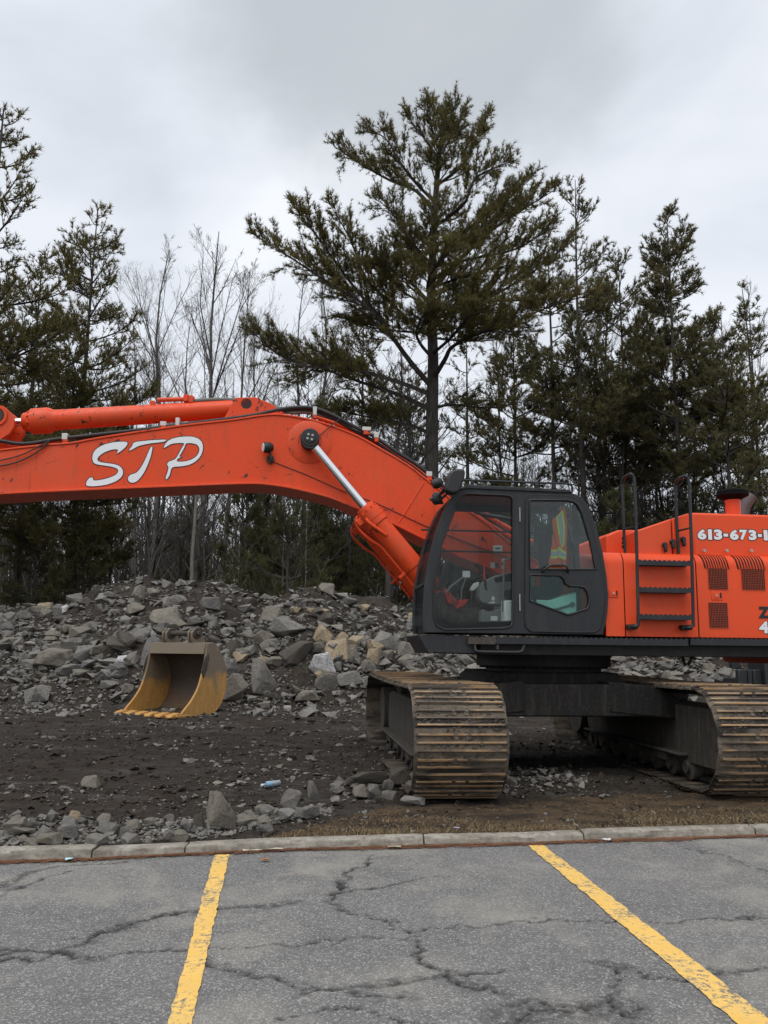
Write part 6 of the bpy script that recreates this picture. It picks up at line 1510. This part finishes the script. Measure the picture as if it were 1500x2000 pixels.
# the big pine in the middle: trunk and main limbs follow the photograph
D0 = 30.0
b0 = at(843, 1190, D0); b0[2] = tz(b0[0], b0[1])
def rel(u, v, dy=0.0): return at(u, v, D0 + dy) - b0
path = [np.zeros(3)] + [rel(*q) for q in ((843, 1100), (843, 950), (844, 800), (846, 700), (842, 600), (845, 500), (850, 400), (858, 300), (864, 262), (867, 216))]
path = np.array(catmull(path, 3))
HL_ = [
 [(842, 660, 0), (800, 628, -.5), (759, 589, -1), (715, 545, -1.4), (684, 468, -1.6), (640, 392, -1.8)],
 [(842, 756, 0), (800, 706, -.8), (763, 655, -1.4), (721, 603, -2), (647, 557, -2.4), (570, 505, -2.6), (493, 457, -2.8)],
 [(760, 640, -1.2), (690, 560, -1.8), (625, 470, -2.4), (575, 405, -2.6)],
 [(842, 772, 0), (780, 748, -.6), (717, 729, -1.2), (660, 716, -2), (600, 716, -2.4), (540, 690, -2.7), (490, 645, -3)],
 [(842, 800, 0), (770, 768, .6), (700, 745, 1.2), (620, 716, 1.6), (555, 690, 1.8)],
 [(843, 745, 0), (870, 700, -.8), (884, 676, -1.2), (930, 652, -2), (987, 636, -2.6), (1070, 600, -3.2), (1165, 572, -3.6)],
 [(845, 632, 0), (871, 613, .4), (941, 589, 1), (1043, 529, 1.5), (1127, 463, 2)],
 [(846, 640, 0), (890, 610, -1), (950, 590, -2), (1030, 585, -2.8), (1060, 570, -3)],
 [(848, 560, 0), (905, 500, .5), (960, 450, 1), (1020, 410, 1.4), (1085, 370, 1.7)],
 [(846, 520, 0), (920, 505, -1), (1010, 485, -1.6), (1080, 440, -2)],
 [(847, 520, 0), (800, 470, -.8), (765, 415, -1.2), (735, 390, -1.4)],
 [(851, 420, 0), (815, 375, .3), (760, 352, .8), (700, 318, 1.0), (653, 286, 1.1)],
 [(853, 400, 0), (805, 350, -.6), (780, 315, -.9), (750, 268, -1.0), (714, 258, -1.0)],
 [(852, 440, 0), (905, 400, -.5), (927, 350, -.9), (965, 328, -1.1), (1003, 314, -1.2)],
 [(856, 360, 0), (905, 320, .4), (930, 270, .7), (952, 228, .8)],
 [(850, 480, 0), (925, 440, .8), (980, 400, 1.3), (1036, 350, 1.6)],
 [(864, 290, 0), (858, 240, .3), (846, 198, .5)], [(864, 285, 0), (876, 240, -.3), (890, 200, -.5)], [(862, 310, 0), (845, 255, -.5), (828, 200, -.8)], [(864, 300, 0), (885, 260, .3), (910, 222, .5)],
 [(860, 320, 0), (835, 280, -.4), (805, 240, -.6), (796, 225, -.6)],
 [(845, 700, 0), (820, 670, -2), (815, 640, -3.4), (838, 600, -4.2)],
 [(845, 690, 0), (880, 660, -2), (905, 630, -3.2), (935, 600, -4)],
 [(846, 590, 0), (835, 560, -2), (850, 520, -3.4), (880, 490, -3.8)],
 [(846, 600, 0), (810, 560, -1.8), (770, 530, -2.6), (745, 500, -3)],
 [(846, 560, 0), (890, 545, -1.5), (940, 530, -2.3), (990, 520, -2.8)],
 [(845, 850, 0), (800, 830, 1), (720, 815, 1.8), (650, 800, 2)],
 [(845, 800, 0), (880, 790, .4), (960, 796, .8), (1040, 780, 1)],
]
hand = [[rel(*q) for q in l] for l in HL_]
rg = np.random.default_rng(2)
Hm = path[-1][2]
make_pine('white_pine', b0, Hm, .30, rg, 3.3, .44, 'tallest broad pine standing in the middle behind the cab', dens=1.05, whorl=.7, per=4.6,
          shape=lambda f: .86 * (1 - f) ** .85 + .02, hand=hand, path=path, ts=.19, blades=11, bw=.0095, sides=12)

def pine_px(name, u, vtop, D, seed, lmax, cb, label, **k):
    b_ = at(u, 1200, D); b_[2] = tz(b_[0], b_[1]); H = at(u, vtop, D)[2] - b_[2]
    lean = k.pop('lean', 0.0)
    return make_pine(name, b_, H, k.pop('r', .2), np.random.default_rng(seed), lmax, cb, label, lean=lean, **k)
G = None
pine_px('white_pine', 1180, 640, 45, 71, 4.4, .2, 'broad low pine behind the thin-topped pine', whorl=1.0, per=4, dens=.6, ts=.24, bw=.019, blades=7, mat_='needles2', r=.15)
pine_px('white_pine', 800, 700, 47, 72, 4.2, .2, 'low pine left of the trunk of the tallest pine', whorl=.8, per=4.6, dens=.75, ts=.24, bw=.019, blades=7, mat_='needles2', r=.15)
pine_px('white_pine', -80, 215, 24, 7, 3.5, .20, 'dark dense pine cut by the left edge of the picture', whorl=.62, per=5.2, dens=.95, ts=.18, blades=8, bw=.013, shape=lambda f: (1 - f) ** .62 * .92 + .06, r=.24)
pine_px('white_pine', 135, 402, 31, 8, 3.7, .22, 'pine with a thin pointed top right of the dark pine at the left edge', whorl=.68, per=4.8, dens=.9, ts=.19, blades=8, bw=.013, mat_='needles', shape=lambda f: (1 - f) ** .7 * (.6 + .4 * np.minimum(1, f * 3)) , r=.17)
pine_px('white_pine', 25, 500, 28, 28, 4.1, .24, 'lower bushy pine filling the gap between the two pines at the left', whorl=.65, per=5, dens=.9, ts=.18, blades=8, bw=.013, r=.15)
pine_px('white_pine', 1341, 408, 41, 9, 5.0, .37, 'pointed pine with a straight grey trunk behind the engine cover, at the right', whorl=.66, per=5.6, dens=.95, upa=.1, ts=.23, bw=.017, blades=8, mat_='needles2', bk='bark2', r=.21, skip=.15)
pine_px('white_pine', 1142, 352, 40, 10, 4.4, .42, 'thin-topped pine just right of the tallest pine', whorl=.85, per=3.6, dens=.8, ts=.22, bw=.017, blades=7, mat_='needles2', r=.20, upa=.25, skip=.25)
pine_px('white_pine', 1088, 430, 42, 13, 3.8, .42, 'sparse pine squeezed between the tallest pine and the thin-topped pine', whorl=.8, per=4.2, dens=.85, ts=.22, bw=.018, blades=7, mat_='needles2', r=.17, upa=.1, skip=.2)
pine_px('white_pine', 1232, 482, 43, 14, 4.4, .40, 'sparse dark pine halfway between the thin-topped pine and the pointed pine', whorl=.8, per=4.4, dens=.85, ts=.22, bw=.018, blades=7, mat_='needles2', r=.16, upa=.1)
pine_px('white_pine', 1440, 600, 38, 15, 4.4, .20, 'bushy lower pine at the right edge beside the pointed pine', whorl=.9, per=4.2, dens=.7, ts=.22, bw=.018, blades=7, mat_='needles2', r=.15)
pine_px('white_pine', 1290, 640, 46, 16, 4.4, .18, 'low pine behind the pointed pine', whorl=1.0, per=4, dens=.6, ts=.24, bw=.019, blades=7, mat_='needles2', r=.14)
pine_px('white_pine', 700, 590, 38, 17, 3.6, .22, 'smaller pine seen behind the left limbs of the tallest pine', whorl=.75, per=4.6, dens=.85, ts=.22, bw=.018, blades=7, mat_='needles2', r=.15)
pine_px('white_pine', 1010, 600, 44, 18, 4.4, .24, 'smaller pine seen behind the right limbs of the tallest pine', whorl=.75, per=4.8, dens=.8, ts=.23, bw=.018, blades=7, mat_='needles2', r=.16)
pine_px('white_pine', 590, 730, 36, 19, 2.4, .16, 'small dark pine standing behind the bend of the boom', whorl=.6, per=4.8, dens=.85, ts=.2, bw=.012, blades=8, mat_='needles3', r=.11)
pine_px('white_pine', 915, 640, 46, 20, 2.6, .34, 'slim pine just right of the trunk of the tallest pine', whorl=.9, per=3.6, dens=.75, ts=.22, bw=.018, blades=7, mat_='needles2', r=.19)
pine_px('white_pine', 560, 1000, 27, 23, 2.3, .05, 'dark young evergreen between the boom and the rubble pile', whorl=.42, per=5, dens=.9, ts=.17, bw=.011, blades=8, mat_='needles3', r=.08)
pine_px('white_pine', 1500, 560, 44, 24, 3.2, .25, 'pine cut by the right edge of the picture', whorl=.8, per=4.6, dens=.8, ts=.22, bw=.018, blades=7, mat_='needles2', r=.15)

# bare broadleaf trees
def spawn(rg, Pp, D, Ln, Rr, n, tmin, ang, lf, upb, rf=.5):
    k = len(Pp); i = np.repeat(np.arange(k), n); t = rg.uniform(tmin, 1.0, len(i))
    p = Pp[i] + D[i] * (Ln[i] * t)[:, None]; a = rg.normal(ang, .14, len(i))[:, None]
    perp = nz(np.cross(D[i], rg.normal(0, 1, (len(i), 3)))); d = nz(D[i] * np.cos(a) + perp * np.sin(a) + UP * upb)
    return p, d, Ln[i] * lf * (1.25 - .7 * t) * rg.uniform(.6, 1.2, len(i)), np.maximum(Rr[i] * (1 - .6 * t) * rf, .0045)
def bare_mesh(seed, H, r, forks=3, n1=9, n2=5, n3=5, n4=3, lean=.04, tmin=.3, thin=.0045, a1=.55, l1=.5, trunkpts=None):
    rg = np.random.default_rng(seed); st = Sticks(); tr = Sticks()
    m = 9; z = np.linspace(0, 1, m); c = np.stack([fbm(z * 2.5, z * 0 + seed, 3, 2) * H * .05 + lean * z * H, fbm(z * 2.5, z * 0 + seed, 5, 2) * H * .05, z * H], 1); c[:, :2] -= c[0, :2]
    tr.path(c, r * (1 - z * .93) ** .85)
    Ps, Ds, Ls, Rs = c[:-1], nz(np.diff(c, axis=0)), np.linalg.norm(np.diff(c, axis=0), axis=1), r * (1 - z[:-1] * .93)
    # level one along the trunk
    t = np.sort(rg.uniform(tmin, .98, n1 + forks * 2)); p, tg_ = polyline_at(c, t); k = len(t)
    az = rg.uniform(0, 6.283, k); h = np.stack([np.cos(az), np.sin(az), 0 * az], 1); ang = rg.normal(a1, .15, k)[:, None]
    d = nz(tg_ * np.cos(ang) + h * np.sin(ang)); L_ = H * l1 * (1.08 - t) * rg.uniform(.6, 1.15, k) + .4; R1 = np.maximum(r * (1 - t * .8) * .5, .008)
    lv = (p, d, L_, R1)
    for q, (n_, tm, an_, lf, ub) in enumerate(((n2, .25, .55, .5, .16), (n3, .2, .55, .5, .14), (n4, .2, .6, .5, .1))):
        p, d, L_, R1 = lv; mid = p + d * (L_ * .5)[:, None] + rg.normal(0, 1, p.shape) * (L_ * .035)[:, None]; e_ = p + d * L_[:, None] + UP * (L_ * .04)[:, None]
        st.add(p, mid, R1, R1 * .7); st.add(mid, e_, R1 * .7, np.maximum(R1 * .3, thin * .7))
        lv = spawn(rg, p, d, L_, R1, n_, tm, an_, lf, ub)
    p, d, L_, R1 = lv; st.add(p, p + d * L_[:, None], thin, thin * .6)
    return tr.mesh('trunk', 7), st.mesh('branches', 3)
def bare_tree(name, u, vtop, D, mesh, label, group=None, bk='bark2', H0=20., rz=0, base_v=1200):
    b_ = at(u, base_v, D); b_[2] = tz(b_[0], b_[1]); H = at(u, vtop, D)[2] - b_[2]
    root = empty(name, tuple(b_), rz); s = H / H0; root.scale = (s, s, s); tag(root, label, 'tree', group)
    for nm, m_ in zip(('trunk', 'branches'), mesh):
        if not m_.materials: m_.materials.append(M[bk])
        o = link(nm, m_, None, root); o.material_slots[0].link = 'OBJECT'; o.material_slots[0].material = M[bk]
    return root
BM = [bare_mesh(31, 20, .16, n1=12, n2=6, n3=6, n4=3, tmin=.28), bare_mesh(32, 20, .15, n1=13, n2=6, n3=6, n4=3, tmin=.33, a1=.45), bare_mesh(33, 20, .17, n1=14, n2=6, n3=6, n4=3, tmin=.25, a1=.5, l1=.55), bare_mesh(34, 20, .13, n1=11, n2=6, n3=5, n4=3, tmin=.4, a1=.4, lean=-.05), bare_mesh(35, 20, .12, n1=12, n2=5, n3=5, n4=3, tmin=.35, a1=.6, lean=.02)]
NB = [
 (378, 455, 44, 2, .3, 'bare grey tree with the widest crown above the STP lettering'),
 (296, 470, 46, 1, 2.1, 'slender straight bare tree left of the widest bare crown'),
 (440, 520, 47, 3, 4.0, 'bare tree leaning right of the widest bare crown'),
 (560, 525, 50, 4, 1.0, 'bare tree showing above the bend of the boom'),
 (610, 560, 52, 1, 5.0, 'bare tree partly hidden by the left limbs of the tallest pine'),
 (255, 620, 48, 0, 3.0, 'bare tree touching the thin pointed pine at the left'),
 (340, 590, 52, 4, 2.0, 'shorter bare tree between the slender one and the widest bare crown'),
 (500, 640, 50, 3, .6, 'shorter bare tree in the gap left of the tallest pine'),
 (1480, 560, 50, 2, 1.4, 'bare tree at the right edge of the picture'),
 (1180, 560, 50, 0, .2, 'bare tree between the thin-topped pine and the sparse dark pine'),
 (985, 640, 48, 3, .9, 'bare tree beside the right limbs of the tallest pine'),
 (1270, 600, 52, 4, 4.4, 'bare tree just left of the pointed pine'),
]
for u, v, D, k, rz, lab in NB: bare_tree('bare_tree', u, v, D, BM[k], lab, 'bare trees seen against the sky', 'bark3' if u > 700 else 'bark2', rz=rz)
# a pale dead trunk and two pale saplings below the boom
pt_ = bare_mesh(41, 20, .20, n1=4, n2=3, n3=3, n4=2, tmin=.6, lean=.035)
bare_tree('bare_tree', 368, 760, 29, pt_, 'thick pale leaning trunk below the STP lettering', None, 'bark_pale')
sp = bare_mesh(42, 20, .09, n1=10, n2=4, n3=3, n4=2, tmin=.12, lean=.0)
for u, v, D, lab in ((555, 960, 27.5, 'thin pale sapling with a low fork below the boom'), (590, 900, 28, 'thin pale sapling leaning right beside the forked one'), (462, 1010, 28, 'short pale sapling at the left of the dark young evergreen')):
    bare_tree('sapling', u, v, D, sp, lab, None, 'bark_pale', rz=u)
# the wood behind: alike slender trees
WM = [bare_mesh(51 + i, 20, .15, n1=9, n2=5, n3=4, n4=2, tmin=.22 + .05 * i, thin=.010, a1=.6) for i in range(5)]
rgw = np.random.default_rng(77); cnt = 0
spots = []
while cnt < 200:
    D = 29 + 45 * rgw.uniform() ** 1.2; u = rgw.uniform(-220, 1720)
    x = (u - CX) / F * D
    if any((x - a) ** 2 + (D - b_) ** 2 < 1.0 for a, b_ in spots): continue
    spots.append((x, D)); cnt += 1
    if u > 820 and D < 39: D += 12
    x = (u - CX) / F * D
    H = rgw.uniform(7, 12) if (230 < u < 640) else rgw.uniform(7, 14.5)
    k = rgw.integers(5); s = H / 20
    root = empty('slender_tree', (x, D, tz(x, D)), rgw.uniform(0, 6.28)); sx = s * rgw.uniform(.8, 1.15) * 1.25; root.scale = (sx, sx, s)
    zone = ['behind the left end of the rubble pile', 'behind the middle of the boom', 'behind the boom cylinder and the cab', 'behind the engine cover'][int(np.searchsorted([230, 640, 1000], u))]
    tag(root, 'slender bare tree of the leafless wood ' + zone, 'tree', 'slender bare trees ' + zone)
    bk = 'bark3' if u > 820 else ['bark2', 'bark2', 'bark3', 'bark2', 'bark3'][rgw.integers(5)]
    for nm, m_ in zip(('trunk', 'branches'), WM[k]):
        if not m_.materials: m_.materials.append(M['bark3'])
        o = link(nm, m_, None, root); o.material_slots[0].link = 'OBJECT'; o.material_slots[0].material = M[bk]
# young evergreens under the trees
rge = np.random.default_rng(91)
proto = []
for i in range(3):
    r_, _ = make_pine('young_evergreen', (0, 0, 0), 7.0, .09, np.random.default_rng(60 + i), 2.1, .06, 'young dark evergreen in the undergrowth behind the rubble pile', 'young evergreens of the undergrowth', dens=.7, whorl=.5, per=4.6, ts=.21, bw=.019, blades=7, mat_='needles3', bk='bark3', wob=.1)
    proto.append(r_)
first = [True] * 3
zones = [(70, 27, 4.5), (165, 29, 5.5), (215, 32, 6), (470, 30, 6.5), (520, 33, 7), (610, 31, 6), (660, 34, 6), (720, 32, 5), (1210, 30, 6.5), (1290, 33, 6), (1120, 34, 6.5), (1400, 31, 6), (1480, 30, 6.5), (1030, 36, 6), (930, 37, 6), (800, 36, 6), (-60, 29, 6), (-120, 33, 7), (1560, 33, 7)]
for q in range(34): zones.append((rge.uniform(-200, 1700), rge.uniform(36, 60), rge.uniform(5, 9)))
for u, D, h in zones:
    k = rge.integers(3); x = (u - CX) / F * D; loc = (x, D, tz(x, D)); s = h / 7.0
    zone = ['behind the left end of the rubble pile', 'behind the middle of the boom', 'behind the boom cylinder and the cab', 'behind the engine cover'][int(np.searchsorted([230, 640, 1000], u))]
    if first[k]: r_ = proto[k]; r_.location = loc; r_.scale = (s, s, s); first[k] = False
    else: r_ = copy_tree(proto[k], loc, rge.uniform(0, 6.28), s)
    tag(r_, 'young dark evergreen of the undergrowth ' + zone, None, 'young evergreens ' + zone)
# the far wood as one mass: thousands of thin stems and twigs
rf = np.random.default_rng(55); st = Sticks(); n = 1700
D = 52 + 60 * rf.uniform(0, 1, n); x = rf.uniform(-.75, .75, n) * D; z = ground_z(x, D, False) - .1; h = rf.uniform(6, 13.5, n)
p = np.stack([x, D, z], 1); e_ = p + np.stack([rf.normal(0, .05, n) * h, rf.normal(0, .05, n) * h, h], 1); st.add(p, e_, rf.uniform(.05, .13, n), .02)
dr = nz(e_ - p); lv = spawn(rf, p, dr, h, np.full(n, .05), 9, .15, .7, .34, .1)
st.add(lv[0], lv[0] + lv[1] * lv[2][:, None], .03, .012)
lv = spawn(rf, *lv[:3], np.full(len(lv[0]), .03), 2, .2, .7, .5, .1); st.add(lv[0], lv[0] + lv[1] * lv[2][:, None], .017, .008)
tag(link('distant_wood', st.mesh('distant_wood', 3), M['bark3']), 'distant leafless wood closing the view behind the trees', 'wood', kind='stuff')
# brush at the foot of the wood
n = 2600; D = 27.5 + 26 * rf.uniform(0, 1, n) ** 1.3; x = rf.uniform(-.7, .7, n) * D; z = ground_z(x, D, False) - .05
p = np.stack([x, D, z], 1); h = rf.uniform(.8, 2.6, n); d = nz(np.stack([rf.normal(0, .35, n), rf.normal(0, .35, n), np.ones(n)], 1)); st = Sticks(); st.add(p, p + d * h[:, None], .012, .006)
lv = spawn(rf, p, d, h, np.full(n, .012), 5, .2, .6, .5, .1); st.add(lv[0], lv[0] + lv[1] * lv[2][:, None], .007, .004)
tag(link('brush', st.mesh('brush', 3), M['bark2']), 'bare brown brush at the foot of the wood', 'brush', kind='stuff')
